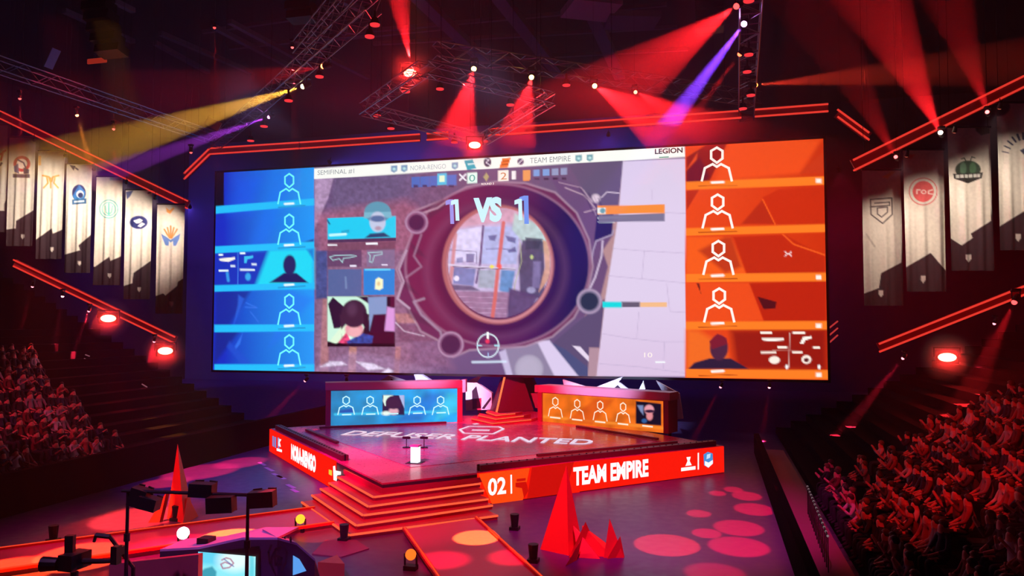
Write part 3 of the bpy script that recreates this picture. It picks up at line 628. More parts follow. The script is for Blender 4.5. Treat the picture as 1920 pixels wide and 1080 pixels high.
p.rect(876, 324, 895, 344, '#e4fcf4', 1, sl); p.rect(934, 320, 954, 340, '#fcf0e8', 1, sl); p.rect(959, 321, 967, 337, '#f8f0f4', 1, sl); p.rect(981, 319, 995, 338, '#f0a060', .9, sl)
p.poly([(870, 301), (886, 299), (893, 316), (876, 319)], '#18a8c0', 1); p.poly([(942, 297), (958, 295), (952, 314), (936, 315)], '#f07c34', 1); p.line([(943, 303), (954, 302)], 2, '#a83c10'); p.line([(941, 309), (952, 308)], 2, '#a83c10'); p.line([(878, 308), (887, 307)], 3, '#e8fcfc')
for cx_, cy_ in ((739, 317), (758, 316), (853, 311), (1085, 297), (1106, 296)): p.poly([(cx_-6, cy_-6), (cx_+6, cy_-7), (cx_+6, cy_+3), (cx_, cy_+7), (cx_-6, cy_+4)], '#4c98a8' if cx_ > 1000 else '#5888b8', .9, 2); p.ell(cx_, cy_, 3, 2.5, '#c8f0f0', .9, 2)
p.ell(914, 304, 7, 9, '#403858', 1, 2); p.line([(911, 298), (917, 300), (911, 305), (918, 309)], 1.6, '#f0e8f8'); p.ell(976, 303, 6, 6, '#503c68', 1, 2); p.line([(973, 306), (979, 300)], 2, '#f0e8f0')
p.poly([(912, 324), (917, 331), (912, 340), (906, 332)], '#b8a878', 1, 2); p.line([(862, 327), (873, 338)], 3, '#f4f0fc'); p.line([(873, 327), (862, 338)], 3, '#f4f0fc')
# compass ring at the foot of the sight
p.ell(915, 648, 21, 23, '#e0f4ff', .95, 1.5, 0, .90); p.line([(915, 624), (915, 634)], 4, '#ffffff'); p.line([(895, 648), (902, 648)], 3, '#a8e0f0'); p.line([(928, 648), (935, 648)], 3, '#a8e0f0'); p.line([(915, 662), (915, 668)], 2, '#a8c0f0'); p.ell(914, 640, 4, 4, '#ff3c60', .8, 3)
# left player column
p.poly([(395, 320), (589, 305), (589, 702), (395, 702)], '#0e3cc8', 1)
g = np.clip((X_-420)/170, 0, 1)[..., None]; LM = np.clip((589-X_)+.5, 0, 1)[..., None]
blue = V3(lin('#0a2cc0'))*(1-g)+V3(lin('#1896f4'))*g
p.C = p.C*(1-LM)+blue*LM
p.poly([(440, 330), (500, 325), (470, 400), (430, 400)], '#1458f4', .5, 30); p.poly([(510, 320), (560, 316), (500, 460), (470, 460)], '#1470f8', .4, 20)
p.poly([(404, 475), (505, 470), (480, 538), (404, 538)], '#0c30b8', .9, 10); p.poly([(505, 468), (588, 466), (588, 540), (478, 540)], '#14d4f4', 1, 10); p.poly([(575, 468), (588, 466), (588, 488)], '#1060d0', .8, 5); p.poly([(566, 455), (588, 448), (588, 458)], '#103890', .9, 3)
p.poly([(404, 545), (470, 545), (430, 610), (404, 610)], '#0c2894', .8, 8); p.poly([(447, 553), (458, 560), (438, 610), (446, 570)], '#2a68e4', .7, 4); p.line([(462, 568), (482, 577), (460, 576)], 2, '#3878e8', .8, 2); p.line([(470, 585), (484, 603)], 2, '#3474e4', .8, 2)
p.poly([(404, 620), (450, 620), (400, 685)], '#0c2484', .8, 8); p.poly([(455, 625), (440, 650), (442, 655), (450, 645)], '#3478ec', .8, 3); p.poly([(430, 640), (470, 680), (455, 685), (425, 650)], '#1c50d0', .7, 5); p.poly([(540, 545), (588, 560), (520, 640), (505, 650)], '#2070f0', .5, 12)
p.poly([(395, 310), (420, 310), (420, 385), (395, 390)], '#080410', 1, 1.2)
for (ya, yb, h) in ((387, 372, 14), (462, 453, 13), (535, 530, 12), (609, 608, 14), (683, 683, 14)):
    p.poly([(402, ya), (589, yb), (589, yb+h-1), (402, ya+h)], '#1cbcf8', 1, 2); p.line([(522, (ya+yb)/2+h-5), (572, (ya+yb)/2+h-8)], 2, '#1478c0', .9, 1.5); p.line([(534, (ya+yb)/2+h/2-4), (550, (ya+yb)/2+h/2-5)], 3.5, '#f4ffff', 1, 2)
# generic player portrait shapes: plain busts, no character
p.poly([(505, 530), (520, 520), (532, 512), (556, 512), (566, 520), (578, 530)], '#141c5c', 1, 3); p.ell(543, 497, 12, 19, '#1c2464', 1, 3)
p.poly([(684, 446), (694, 438), (720, 436), (732, 444)], '#1c3c6c', 1, 3)
for x0, y0, ww in ((410, 476, 8), (450, 473, 10), (432, 497, 9), (472, 494, 9), (410, 506, 18), (450, 504, 28)): p.rect(x0, y0, x0+ww, y0+3.5, '#e8f8ff', .95)
p.poly([(411, 485), (440, 482), (441, 486), (428, 491), (412, 489)], '#f4f0e8', 1, 1.5); p.poly([(458, 481), (475, 479), (474, 484), (464, 486), (462, 493), (458, 493)], '#38c0f0', 1, 1.5); p.line([(446, 474), (446, 532)], 1.5, '#4080e8', .9); p.line([(426, 512), (428, 526)], 5, '#38a8f0', .8, 3); p.ell(465, 519, 5, 7, '#38b8f4', .8, 3)
# right player column
RM = np.clip(X_-1284.5, 0, 1)[..., None]; gy = np.clip((Y_-260)/450, 0, 1)[..., None]; gx = np.clip((X_-1287)/265, 0, 1)[..., None]
orc = V3(lin('#e8481c'))*(1-gx)+V3(lin('#c8300e'))*gx; p.C = p.C*(1-RM)+orc*RM
p.poly([(1287, 295), (1330, 268), (1365, 266), (1328, 345), (1287, 345)], '#8c1c18', 1, 3); p.poly([(1287, 318), (1308, 286), (1306, 300), (1287, 320)], '#e04c20', 1, 3); p.poly([(1287, 322), (1312, 295), (1330, 330), (1320, 342), (1287, 345)], '#5c102c', .8, 5)
p.poly([(1365, 268), (1470, 260), (1540, 262), (1500, 325), (1340, 340)], '#f0501c', .9, 10); p.poly([(1498, 326), (1543, 285), (1544, 325)], '#c83818', .9, 2)
p.poly([(1287, 358), (1312, 354), (1287, 395)], '#b82c18', 1, 2); p.poly([(1430, 370), (1460, 355), (1545, 350), (1545, 420), (1455, 420)], '#c42c10', .9, 3); p.poly([(1390, 420), (1430, 374), (1453, 420)], '#b02814', .9, 4); p.line([(1430, 374), (1453, 420)], 2, '#f46020')
p.poly([(1287, 445), (1370, 444), (1400, 515), (1287, 520)], '#f45c1c', .9, 5); p.poly([(1310, 470), (1360, 444), (1372, 444), (1390, 500), (1360, 512)], '#b02c18', .8, 8); p.poly([(1375, 444), (1470, 440), (1546, 480), (1546, 512), (1400, 515)], '#bc2810', .95, 4); p.line([(1468, 440), (1488, 458), (1546, 478)], 3, '#f05c20', .9)
p.poly([(1287, 530), (1405, 531), (1432, 600), (1287, 608)], '#ec4c1c', .9, 3); p.poly([(1405, 531), (1548, 526), (1548, 602), (1432, 602)], '#b8220e', .95, 3); p.poly([(1420, 556), (1456, 566), (1454, 578), (1432, 580)], '#501018', 1, 2); p.poly([(1306, 531), (1311, 531), (1314, 550)], '#601418', 1, 1.5)
p.poly([(1287, 618), (1310, 620), (1360, 650), (1370, 692), (1287, 692)], '#f06c24', .9, 12); p.poly([(1370, 618), (1550, 616), (1550, 694), (1380, 694)], '#8c1410', .9, 16)
p.poly([(1290, 692), (1302, 680), (1330, 672), (1370, 672), (1404, 692)], '#2c1c38', 1, 2.5); p.ell(1348, 652, 17, 24, '#4c2440', 1, 3); p.poly([(1330, 640), (1345, 626), (1362, 634), (1364, 645), (1335, 655)], '#7c1c30', 1, 2)
for (ya, yb, h) in ((341, 330, 15), (428, 420, 14), (514, 511, 15), (603, 602, 15), (692, 694, 16)):
    p.poly([(1286, ya), (1555, yb), (1555, yb+h+1), (1286, ya+h)], '#fc7c24', 1, 2); yc = ya-(ya-yb)*.25
    p.line([(1310, yc+h-4), (1382, yc+h-6)], 1.6, '#a83c10', .9, 1.5); p.line([(1335, yc+4), (1356, yc+3)], 4.5, '#fff4f0', 1, 2)
    if ya != 428: p.poly([(1530, yb+5), (1540, yb+5), (1540, yb+13), (1530, yb+13)], '#fff0e8', 1, 2)
for x0, y0, ww in ((1426, 622, 22), (1486, 622, 24), (1458, 649, 18), (1524, 650, 14), (1427, 659, 28), (1486, 659, 18)): p.rect(x0, y0, x0+ww, y0+4, '#fff0e4', .95)
p.poly([(1428, 634), (1470, 634), (1470, 638), (1445, 640), (1430, 638)], '#fff4ec', 1, 1.5); p.poly([(1500, 644), (1506, 632), (1522, 630), (1522, 634), (1510, 638), (1506, 645)], '#fff4ec', 1, 1.5); p.line([(1480, 624), (1480, 688)], 1.6, '#f8d8d0', .9); p.line([(1448, 656), (1514, 656)], 1, '#f0c0b0', .8)
p.ell(1452, 675, 10, 7, '#ffece0', 1, 2); p.ell(1512, 674, 9, 8, '#ffece0', 1, 2); p.ell(1512, 675, 5, 4, '#5c1820', 1, 2); p.ell(1475, 688, 2.5, 4, '#ffffff', 1, 2); p.ell(1536, 688, 2.5, 4, '#ffffff', 1, 2)
p.line([(1472, 472), (1476, 476), (1472, 480)], 2, '#f8d8d8'); p.line([(1484, 472), (1480, 476), (1484, 480)], 2, '#f8d8d8'); p.line([(1476, 476), (1480, 476)], 1.5, '#f8d8d8')
pic = painted('picture', P, p.C, vmat('big_screen_glow', 'glow', 1.1), scr)
c = Canvas((0, SY, 0), (0, -1, 0), (1, 0, 0), (0, 0, 1))
li = emat('#6cf0f4', 1.15)
for k, yt in enumerate((326, 402, 552, 628)): icon(c, 543, yt, 56, 42, li, 4, .12); c.flush('player_outline', pic, 'pale blue head outline')
c.mb = MB(); lo = emat('#fff0ea', 1.1)
for k, (cx_, yt) in enumerate(((1344, 277), (1345.5, 365), (1347, 452), (1348.5, 541))): icon(c, cx_, yt, 62, 56, lo, 4, .14); c.flush('player_outline', pic, 'white head outline on orange')
gtx = emat('#9aa0a8', 1.0)
def lettering(*a, **k): c.text(*a, **k); c.flush('lettering', pic)
lettering('SEMIFINAL #1', 596, 329.5, 664, 9.5, gtx, 4, .0); lettering('NORA-RENGO', 770, 320, 836, 9, emat('#b8c0cc', 1.0), 4, .0); lettering('TEAM EMPIRE', 994, 306.5, 1070, 10, gtx, 4, .0)
lettering('LEGION', 1228, 289.5, 1280, 10, emat('#18282e', 1.0), 4, .03)
lettering('0', 880, 341, 891, 13, emat('#58b8b0', 1.0), 4, .0); lettering('2', 939, 337, 950, 13, emat('#e09060', 1.0), 4, .0)
lettering('ROUND 3', 903, 347.5, 926, 4, lo, 4, .02)
vs = emat('#c8f0fc', 1.1); pur = emat('#9c98ec', 1.05)
def one(x, y, h, w_, m, k, tilt=0): c.poly([(x+w_*.5, y-h), (x+w_, y-h), (x+w_+tilt, y), (x+w_*.5+tilt, y)], m, k); c.poly([(x, y-h+3), (x+w_*.52, y-h), (x+w_*.55, y-h+9), (x, y-h+11)], m, k); c.flush('lettering', pic)
one(836, 420, 46, 14, pur, 4, 2); one(846, 414, 40, 14, vs, 5, 2); lettering('VS', 888, 418, 941, 47, vs, 5, .06)
one(965, 413, 40, 14, vs, 5, 1); one(974, 420, 53, 17, emat('#6c94ec', 1.1), 4, 1)
lettering('10', 1208, 670, 1223, 9, lo, 4, .0)
c.poly([(1236, 294.5), (1254, 293.5), (1254, 295.5), (1236, 296.5)], emat('#40a890', 1.0), 4); c.flush('underline', pic)

# ------------------------------------------------------------------ light bars
def light_bar(P0, P1, off, name, label, color='#e8382c', st=1.0, w=.09, gap=.42):
    P0, P1 = V3(P0, float), V3(P1, float); t = thing(name, (P0+P1)/2, label, 'light bar')
    m = MB(); m.beam(P0+V3([0, .12, -gap/2]), P1+V3([0, .12, -gap/2]), .12, gap+.1, mat('bar_body', '#a01828', .5)); m.build('bar_body', t)
    for f in (.1, .9) if P0[2] > 14 else (): wire(t, P0+(P1-P0)*f+V3([0, .12, .05]))
    for k in (0, 1):
        e = MB(); e.beam(P0+V3([0, 0, -k*gap]), P1+V3([0, 0, -k*gap])+V3(off)*k, w, w, emat(color, st)); e.build('light_tube', t)
    return t
for q, l in (([(345, 325), (393, 278)], 'short slanting double red light bar above the upper corner of the blue column'),
             ([(393, 278), (560, 267)], 'double red light bar over the blue player column'), ([(562, 267), (787, 251.5)], 'double red light bar over the left part of the score strip'),
             ([(800, 250.5), (840, 247.5)], 'short double red light bar behind the hanging truss corner'),
             ([(915, 242), (1390, 207.5)], 'long double red light bar over the sight and the pale wall picture'), ([(1415, 205.5), (1553, 195)], 'double red light bar over the orange column'),
             ([(1570, 205), (1630, 249)], 'short slanting double red light bar beyond the orange column')):
    light_bar(uy(*q[0], 10.9), uy(*q[1], 10.9), (0, 0, 0), 'light_bar', l.replace('left part of the ', 'start of the '), st=1.1)
m = light_bar(ud(0, 208, 51), ud(352, 377, 51), (0, 0, 0), 'light_bar', 'long sloping double red light bar above the seven white banners', gap=.5)
light_bar(ud(25, 487, 51), ud(328, 632, 51), (0, 0, 0), 'light_bar', 'sloping double red light bar below the seven white banners')
light_bar(ud(1600, 300, 36), ud(1925, 140, 35), (0, 0, 0), 'light_bar', 'long sloping double red light bar above the four wide banners', gap=.5)
light_bar(ud(1648, 645, 37), ud(1925, 535, 35), (0, 0, 0), 'light_bar', 'sloping double red light bar below the four wide banners', gap=.38)
for i in range(3):
    m = MB(); m.beam(ud(1551, 618+i*14, 48), ud(1571, 602+i*13, 48), .08, .08, emat('#c83838', .8)); m.build('light_stick', label='short slanting red light stick beside the orange column, %s of three' % ('top', 'middle', 'bottom')[i], cat='light bar', group='three short light sticks')
for q in ([(160, 665), (168, 668)], [(158, 672), (166, 677)], [(266, 720), (276, 726)], [(262, 729), (272, 735)]):
    m = MB(); m.beam(ud(*q[0], 44), ud(*q[1], 44), .05, .05, emat('#a06070', .6)); m.build('light_stick', label='tiny dim light stick in the dark beside the far crowd', cat='light bar', group='dim light sticks in the dark')

# ------------------------------------------------------------------ banners
cloth = vmat('banner_cloth', 'print', rough=.85)
DK = '#35282e'
def banner(x0, x1, yt, yb, D, jag, logo, label, group, jig):
    h = (yb-yt)*D/FPX; w_ = (x1-x0)*D/FPX; T = ud((x0+x1)/2, yt, D)
    u = np.linspace(-.5, .5, 46)[None, :]; v = np.linspace(0, 1, 170)[:, None]
    ph = jig*1.7; amp = .05+.10*v
    fold = amp*(np.sin(u*17+ph+v*1.3)*.5+np.sin(u*31+ph*2)*.22)*np.clip(v*2.5, .15, 1)
    P = T+RT*(u*w_)[..., None]+V3([0, 0, -1.])*(v*h+0*u)[..., None]+V3([-FW[0], -FW[1], 0])*fold[..., None]
    X, Y = pxy(P); q = Paint(X, Y, DK)
    q.poly([(x0-9, yt-6), (x1+9, yt-6)]+jag+[(x0-9, jag[-1][1])], '#dcd4c6', 1, 1.3)
    s = (x1-x0)/50; ex = (x0+x1)/2; ey = yb-(yb-yt)*.09
    q.poly([(ex-3*s, ey-4*s), (ex+3*s, ey-4*s), (ex+3*s, ey+1*s), (ex, ey+5*s), (ex-3*s, ey+1*s)], '#d8ccc4', 1, 1.5)
    if logo: logo(q, s)
    q.noise(3, .08, int(jig*7))
    t = thing('team_banner', T+V3([0, 0, .1]), label, 'banner', None)
    painted('cloth', P, q.C, cloth, t)
    m = MB(); m.tube(T-RT*w_*.52+V3([0, 0, .05]), T+RT*w_*.52+V3([0, 0, .05]), .05, darkgrey); m.build('top_rod', t)
    m = MB()
    for s_ in (-.45, .45): m.tube(T+RT*w_*s_+V3([0, 0, .05]), T+RT*w_*s_+V3([0, 0, 28.9-T[2]]), .012, darkgrey, n=4)
    m.build('suspension_wire', t)
    return t
def lg0(q, s): q.line([(2, 300), (6, 284)], 4, '#c83838', 1); q.line([(0, 290), (10, 282)], 4, '#c83838'); q.line([(0, 310), (3, 306)], 4, '#303050')
def lg1(q, s):
    q.ell(41, 309, 15, 16, '#e8e0dc', 1, 1.2); q.ell(41, 307, 16, 15, '#b82c3c', 1, 1.3, 0, .62); q.poly([(26, 312), (34, 306), (36, 326), (27, 322)], '#3a4484', 1); q.poly([(44, 314), (55, 318), (54, 326), (44, 326)], '#2c2c54', 1); q.line([(34, 300), (44, 305), (48, 314)], 3, '#40385c', 1); q.rect(24, 326, 56, 333, '#3a3450', 1, .02)
def lg2(q, s):
    for a in ([(80, 329), (92, 332), (94, 340)], [(110, 329), (99, 332), (97, 340)], [(88, 334), (90, 343), (82, 352)], [(103, 334), (101, 343), (109, 352)], [(95, 334), (95, 352)]): q.line(a, 3.2, '#f0a040')
    q.rect(72, 292, 77, 310, '#f0b850', .9)
def lg3(q, s):
    q.ell(148, 362, 13, 16, '#20305c', 1, 1.3); q.poly([(136, 368), (148, 346), (160, 360), (158, 372), (140, 374)], '#2c78b8', 1); q.ell(150, 364, 7, 7, '#e0e8f0', 1, 1.3); q.ell(151, 366, 5, 5, '#1c2c54'); q.rect(135, 374, 162, 384, '#28608c', 1, -.08); q.rect(139, 377, 158, 380, '#e0e8ec', .8, -.08); q.poly([(130, 309), (142, 311), (138, 320)], '#303450'); q.line([(142, 315), (146, 318)], 3, '#303450')
def lg4(q, s):
    q.ell(204, 392, 18, 18, '#48a8a8', 1, 1.2, 0, .88); q.ell(204, 392, 13.5, 13.5, '#58b4b4', 1, 1.2, 0, .84); q.line([(204, 382), (204, 402)], 3, '#50b0a8'); q.line([(197, 386), (199, 398), (204, 402), (209, 398), (211, 386)], 2.4, '#60b8a8'); q.rect(206, 331, 228, 338, '#78b8b0', .8)
def lg5(q, s):
    q.ell(260, 417, 17, 12.5, '#242c64', 1, 1.2); q.ell(260, 417, 17.5, 13, '#8088b0', .9, 1, 0, .92); q.poly([(250, 414), (262, 410), (268, 413), (262, 418), (256, 419)], '#e4e4ec'); q.poly([(258, 424), (266, 417), (272, 420), (264, 426)], '#e0e0ec'); q.poly([(236, 360), (250, 357), (244, 368), (238, 374)], '#48588c', 1); q.line([(278, 362), (282, 361)], 3, '#403c50')
def lg6(q, s):
    q.poly([(302, 438), (312, 444), (320, 450), (328, 444), (338, 438), (336, 448), (330, 461), (325, 461), (324, 452), (320, 455), (317, 452), (316, 461), (310, 460), (305, 448)], '#5c80c0')
    for a in ([(308, 430), (314, 440), (318, 446)], [(332, 430), (326, 440), (322, 446)], [(320, 424), (320, 446)], [(314, 427), (318, 444)], [(326, 427), (322, 444)]): q.line(a, 3, '#e88444')
    q.poly([(311, 389), (318, 394), (325, 389), (327, 391), (319, 401), (313, 398)], '#e8a050')
G = None
LB = 'left'
specs = [(-36, 15, 235, 436, [(16, 365), (8, 382), (8, 395), (-6, 395), (-40, 430)], lg0, 'white banner at the outer end of the seven, its red emblem cut off'),
 (18, 67, 258, 462, [(68, 391), (30, 414), (29, 428), (13, 430)], lg1, 'tall white banner with a round red and navy crest'),
 (72, 122, 283, 486, [(118, 430), (99, 438), (97, 428), (66, 450)], lg2, 'tall white banner with an orange branching emblem'),
 (125, 173, 308, 512, [(173, 438), (147, 460), (150, 469), (122, 477)], lg3, 'tall white banner with a blue hooded crest and ribbon'),
 (181, 230, 332, 535, [(228, 480), (207, 489), (205, 481), (178, 500)], lg4, 'tall white banner with a round teal ring emblem'),
 (236, 286, 357, 561, [(284, 488), (250, 512), (248, 531), (232, 536)], lg5, 'tall white banner with a dark navy oval emblem'),
 (295, 347, 384, 588, [(345, 521), (334, 528), (332, 536), (310, 554), (306, 550), (292, 555)], lg6, 'tall white banner with an orange crown over blue wings')]
for i, (x0, x1, yt, yb, jag, lg, lab) in enumerate(specs): banner(x0, x1, yt, yb, 52.5-.3*i, jag, lg, lab, G, i+1)
GR = '#5c5656'
def rg0(q, s):
    q.line([(1632, 374), (1672, 371), (1673, 402), (1655, 419), (1633, 402), (1632, 374)], 2.6, GR); q.line([(1632, 388), (1668, 385), (1668, 379), (1640, 381)], 2.4, GR); q.line([(1645, 390), (1664, 388), (1664, 398), (1653, 407), (1645, 401), (1645, 390)], 2.4, GR); q.poly([(1654, 332), (1672, 320), (1680, 322), (1664, 335)], '#f0c060', .8, 3)
    q.line([(1625, 440), (1640, 462)], 3, '#8c8078', .6, 3)
def rg1(q, s):
    q.ell(1731, 359, 22, 22, '#dc6060', 1, 1.3); q.ell(1731, 359, 23, 23, '#e0dcd0', 1, 1.2, 0, .86); q.ell(1731, 359, 27, 26, '#d86464', 1, 1.3, 0, .93); q.line([(1719, 363), (1719, 356), (1725, 356)], 2, '#f0dcd4'); q.ell(1732, 360, 5, 4, '#f0dcd4', 1, 1, 0, .6); q.line([(1748, 356), (1741, 358), (1741, 363), (1748, 364)], 2, '#f0dcd4'); q.poly([(1698, 288), (1716, 290), (1708, 298), (1698, 296)], '#e07850', .8, 3)
def rg2(q, s):
    q.ell(1815, 318, 24, 17, '#2c4434', 1, 1.5); q.ell(1806, 316, 6, 12, '#50745c', 1, 2); q.ell(1824, 316, 6, 12, '#486c50', 1, 2); q.line([(1813, 306), (1808, 296), (1803, 298)], 2, '#344838'); q.line([(1818, 306), (1822, 294), (1828, 296)], 2, '#344838'); q.poly([(1787, 326), (1843, 323), (1841, 334), (1815, 344), (1789, 335)], '#2c302e'); q.rect(1792, 328, 1838, 334, '#d0d4cc', .9, -.04); 
    for x in (1800, 1808, 1816, 1824, 1831): q.line([(x, 326), (x, 336)], 1.6, '#2c302e')
    q.poly([(1828, 236), (1856, 234), (1856, 250), (1840, 254), (1830, 246)], '#4c6c50', .9, 2)
def rg3(q, s):
    for k in range(8):
        a = math.radians(195+k*14); cx_, cy_ = 1922, 296; q.line([(cx_+32*math.cos(a), cy_+36*math.sin(a)), (cx_+44*math.cos(a), cy_+46*math.sin(a))], 2+k*.6, '#2c3450')
    q.poly([(1912, 282), (1925, 276), (1930, 300), (1922, 292)], '#2c3450'); q.ell(1872, 200, 22, 18, '#34406c', .9, 3)
rs = [(1616, 1688, 320, 573, [(1690, 492), (1652, 512), (1648, 540), (1618, 551)], rg0, 'wide white banner with a grey shield-shaped number five emblem'),
 (1693, 1769, 282, 547, [(1774, 508), (1745, 474), (1695, 503)], rg1, 'wide white banner with a round red ring emblem'),
 (1776, 1856, 240, 508, [(1858, 414), (1820, 438), (1824, 446), (1803, 460), (1778, 444)], rg2, 'wide white banner with a green insect crest'),
 (1868, 1950, 194, 470, [(1952, 380), (1920, 396), (1868, 428)], rg3, 'wide white banner with a ring of dark dashes, cut by the picture edge')]
for i, (x0, x1, yt, yb, jag, lg, lab) in enumerate(rs): banner(x0, x1, yt, yb, 39-1.0*i, jag, lg, lab, G, i+11)
# ------------------------------------------------------------------ trusses
def truss(A0, B0, w_, label, name='lighting_truss', panels=None, group=None):
    A0, B0 = V3(A0, float), V3(B0, float); d = B0-A0; L = np.linalg.norm(d); d /= L
    r = np.cross(d, [0, 0, 1.]); r /= np.linalg.norm(r); u = np.cross(r, d); m = MB(); h = w_/2
    for a in (-1, 1):
        for b in (-1, 1): m.tube(A0+r*h*a+u*h*b, B0+r*h*a+u*h*b, .035, truss_m, n=5)
    n = max(2, int(L/(w_*1.3)))
    for i in range(n):
        p = A0+d*L*i/n; q = A0+d*L*(i+1)/n; s = 1 if i % 2 else -1
        for a in (-1, 1):
            m.tube(p+r*h*a-u*h*s, q+r*h*a+u*h*s, .018, truss_m, n=4); m.tube(p+u*h*a-r*h*s, q+u*h*a+r*h*s, .018, truss_m, n=4)
        m.tube(p-r*h-u*h, p+r*h-u*h, .018, truss_m, n=4); m.tube(p-r*h+u*h, p+r*h+u*h, .018, truss_m, n=4)
    for f in (.12, .5, .88):
        p = A0+d*L*f+u*h; m.tube(p, V3([p[0], p[1], 28.99]), .015, darkgrey, n=4)
    return m.build(name, label=label, cat='truss', group=group)
truss(uz(1399, 214, 19.5), uz(1409, -40, 19.5), .85, 'long truss running overhead towards the viewer with the violet beam lamp under it')
truss(uz(400, 272, 19.5), uz(700, 5, 19.5), .7, 'slanting truss carrying the yellow beam lamp')
truss(uz(-30, 112, 19.5), uz(410, 262, 19.5), .7, 'long truss running away above the seven white banners')
truss(uz(815, 95, 19.8), uz(1420, 186, 19.8), .7, 'long truss carrying the lamps of the three red downward beams')
dia = [uz(684, 205, 17.5), uz(905, 262, 17.5), uz(1032, 185, 17.5), uz(795, 128, 17.5)]
for i, l in enumerate(('front edge of the diamond truss above the score strip', 'edge of the diamond truss beside the second red downward beam', 'edge of the diamond truss behind the first red downward beam', 'edge of the diamond truss by the bright red flood light')):
    truss(dia[i], dia[(i+1) % 4], .55, l)
truss(uz(560, 90, 20.5), uz(660, -30, 20.5), .6, 'short dark truss overhead with hanging cables')
# dark speaker arrays and drapes high up
for (px, z, n_, l) in ((180, 21, 8, 'tall dark speaker array hanging above the seven banners'), (560, 22, 5, 'dark speaker array hanging behind the yellow beam lamp'), (1330, 22, 6, 'dark speaker array hanging beside the violet beam lamp')):
    t = thing('speaker_array', uz(px, 0, z), l, 'speaker')
    for k in range(n_):
        m = MB(); m.box(uz(px, 0, z)+V3([0, .02*k*k, 1-.42*k]), (1.3, .7, .38), black, R=V3(Matrix.Rotation(-.03*k, 3, 'X'))); m.build('speaker_box', t)
    m = MB()
    for s in (-.5, .5): m.tube(uz(px, 0, z)+V3([s, 0, 1.18]), uz(px, 0, z)+V3([s, 0, 29-z]), .02, darkgrey, n=4)
    m.build('hanging_cable', t)
m = MB(); a = ud(98, 110, 45); m.box(a, (.05, .6, 1.2), mat('pale_sheet', '#90a0e0', .6), R=V3(Matrix.Rotation(.5, 3, 'Y'))); m.tube(a+V3([.2, 0, .5]), a+V3([.2, 0, 29-a[2]]), .01, darkgrey, n=4); m.build('hanging_sheet', label='small bluish sheet hanging in the dark over the seven banners', cat='sheet')
m = MB(); a = ud(182, 114, 45); m.box(a, (1.3, .1, .28), emat('#a02818', .8)); m.tube(a+V3([0, 0, .1]), a+V3([0, 0, 29-a[2]]), .01, darkgrey, n=4); m.build('hanging_sign', label='dim red-lit strip sign hanging in the dark roof space', cat='sign')
m = MB(); a = ud(400, 232, 44); m.box(a, (1.0, .05, .5), mat('grey_sheet', '#a090a0', .6), R=V3(Matrix.Rotation(.5, 3, 'Y'))); m.tube(a, a+V3([0, 0, 29-a[2]]), .01, darkgrey, n=4); m.build('hanging_sheet', label='small pale sheet in the path of the yellow beam', cat='sheet')

# spotlights on the light bars pick out the banners
GB = 'small spotlights on the long light bars'
for px, py, D, tx, ty, kw, l in ((64, 262, 46, 40, 400, BL_KW, 'beside the crest banner'), (123, 291, 46, 98, 400, BL_KW, 'beside the branching emblem banner'), (176, 317, 46, 160, 425, BL_KW, 'beside the hooded crest banner'), (237, 342, 46, 215, 450, BL_KW, 'beside the teal ring banner'), (291, 371, 46, 290, 480, BL_KW, 'beside the navy oval banner'),
                             (1700, 290, 34.6, 1665, 470, BR_KW, 'above the shield banner'), (1790, 245, 33.6, 1745, 430, BR_KW, 'above the red ring banner'), (1875, 200, 32.6, 1830, 400, BR_KW, 'above the insect crest banner'), (1950, 160, 31.6, 1910, 360, BR_KW, 'above the dashed ring banner')):
    a = ud(px, py, D); b = ud(tx, ty, D+4 if px > 1000 else 52.3); t = thing('banner_spotlight', a+V3([0, 0, .2]), 'small dark spotlight under the light bar '+l, 'stage light'); dd = (b-a)/np.linalg.norm(b-a)
    m = MB(); m.tube(a-dd*.25, a+dd*.05, .07, black, .11, 10); m.build('housing', t); m = MB(); m.beam(a-dd*.1, a+V3([0, 0, .35]), .03, .03, black); m.build('bracket', t)
    m = MB(); m.tube(a+dd*.05, a+dd*.07, .09, emat('#ff8060', 3), n=10); m.build('lens', t)
    spot_light('banner_lamp', a+dd*.15, b, '#ffe8d8', kw, 62, .9, .1, t)

# ------------------------------------------------------------------ beam lamps
RED = (1.0, .018, .02); ORG = (1.0, .16, .02); PINK = (1.0, .03, .18)
def beam(px, py, Dh, tx, ty, Dt, color, kw, deg, label, lens, ls=20, size=.5, ext=3.0, blend=.12, group=None, up=True):
    a = ud(px, py, Dh); b = ud(tx, ty, Dt); moving_head(a, a+(b-a)*ext, color, kw, deg, label, lens, ls, size, group, blend, up)
dz = lambda px, py, z: (uz(px, py, z)-CAM)@FW
d19 = lambda px, py: dz(px, py, 19)
beam(575, 160, d19(575, 160), 330, 235, 38, (1, .62, .04), BK*5, 11.5, 'lamp throwing the wide yellow beam', '#fff0a0', 30)
beam(509, 218, d19(509, 218), 380, 262, 44, (.55, .08, 1), BK*2.6, 8, 'lamp throwing the thin purple beam below the yellow one', '#f080f0', 10, .4)
beam(613, 123, d19(613, 123), 470, 150, 38, RED, BK*.5, 18, 'lamp throwing a dim red beam above the yellow one', '#ff8040', 14)
beam(889, 127, d19(889, 127), 866, 215, 31.3, RED, BK*3.2, 10.5, 'yellowish lamp above the first tall red beam', '#ffd060', 26)
beam(997, 143, d19(997, 143), 974, 230, 31.8, RED, BK*2.6, 10.5, 'yellowish lamp above the second tall red beam', '#ffd060', 26)
beam(1113, 160, d19(1113, 160), 1195, 210, 33.5, RED, BK*2.6, 12, 'yellowish lamp of the red beam slanting towards the violet one', '#ffc060', 26)
beam(1190, 172, d19(1190, 172), 1260, 208, 35, RED, BK*1.2, 9, 'small orange lamp beside the red slanting beam', '#ff7050', 10, .4)
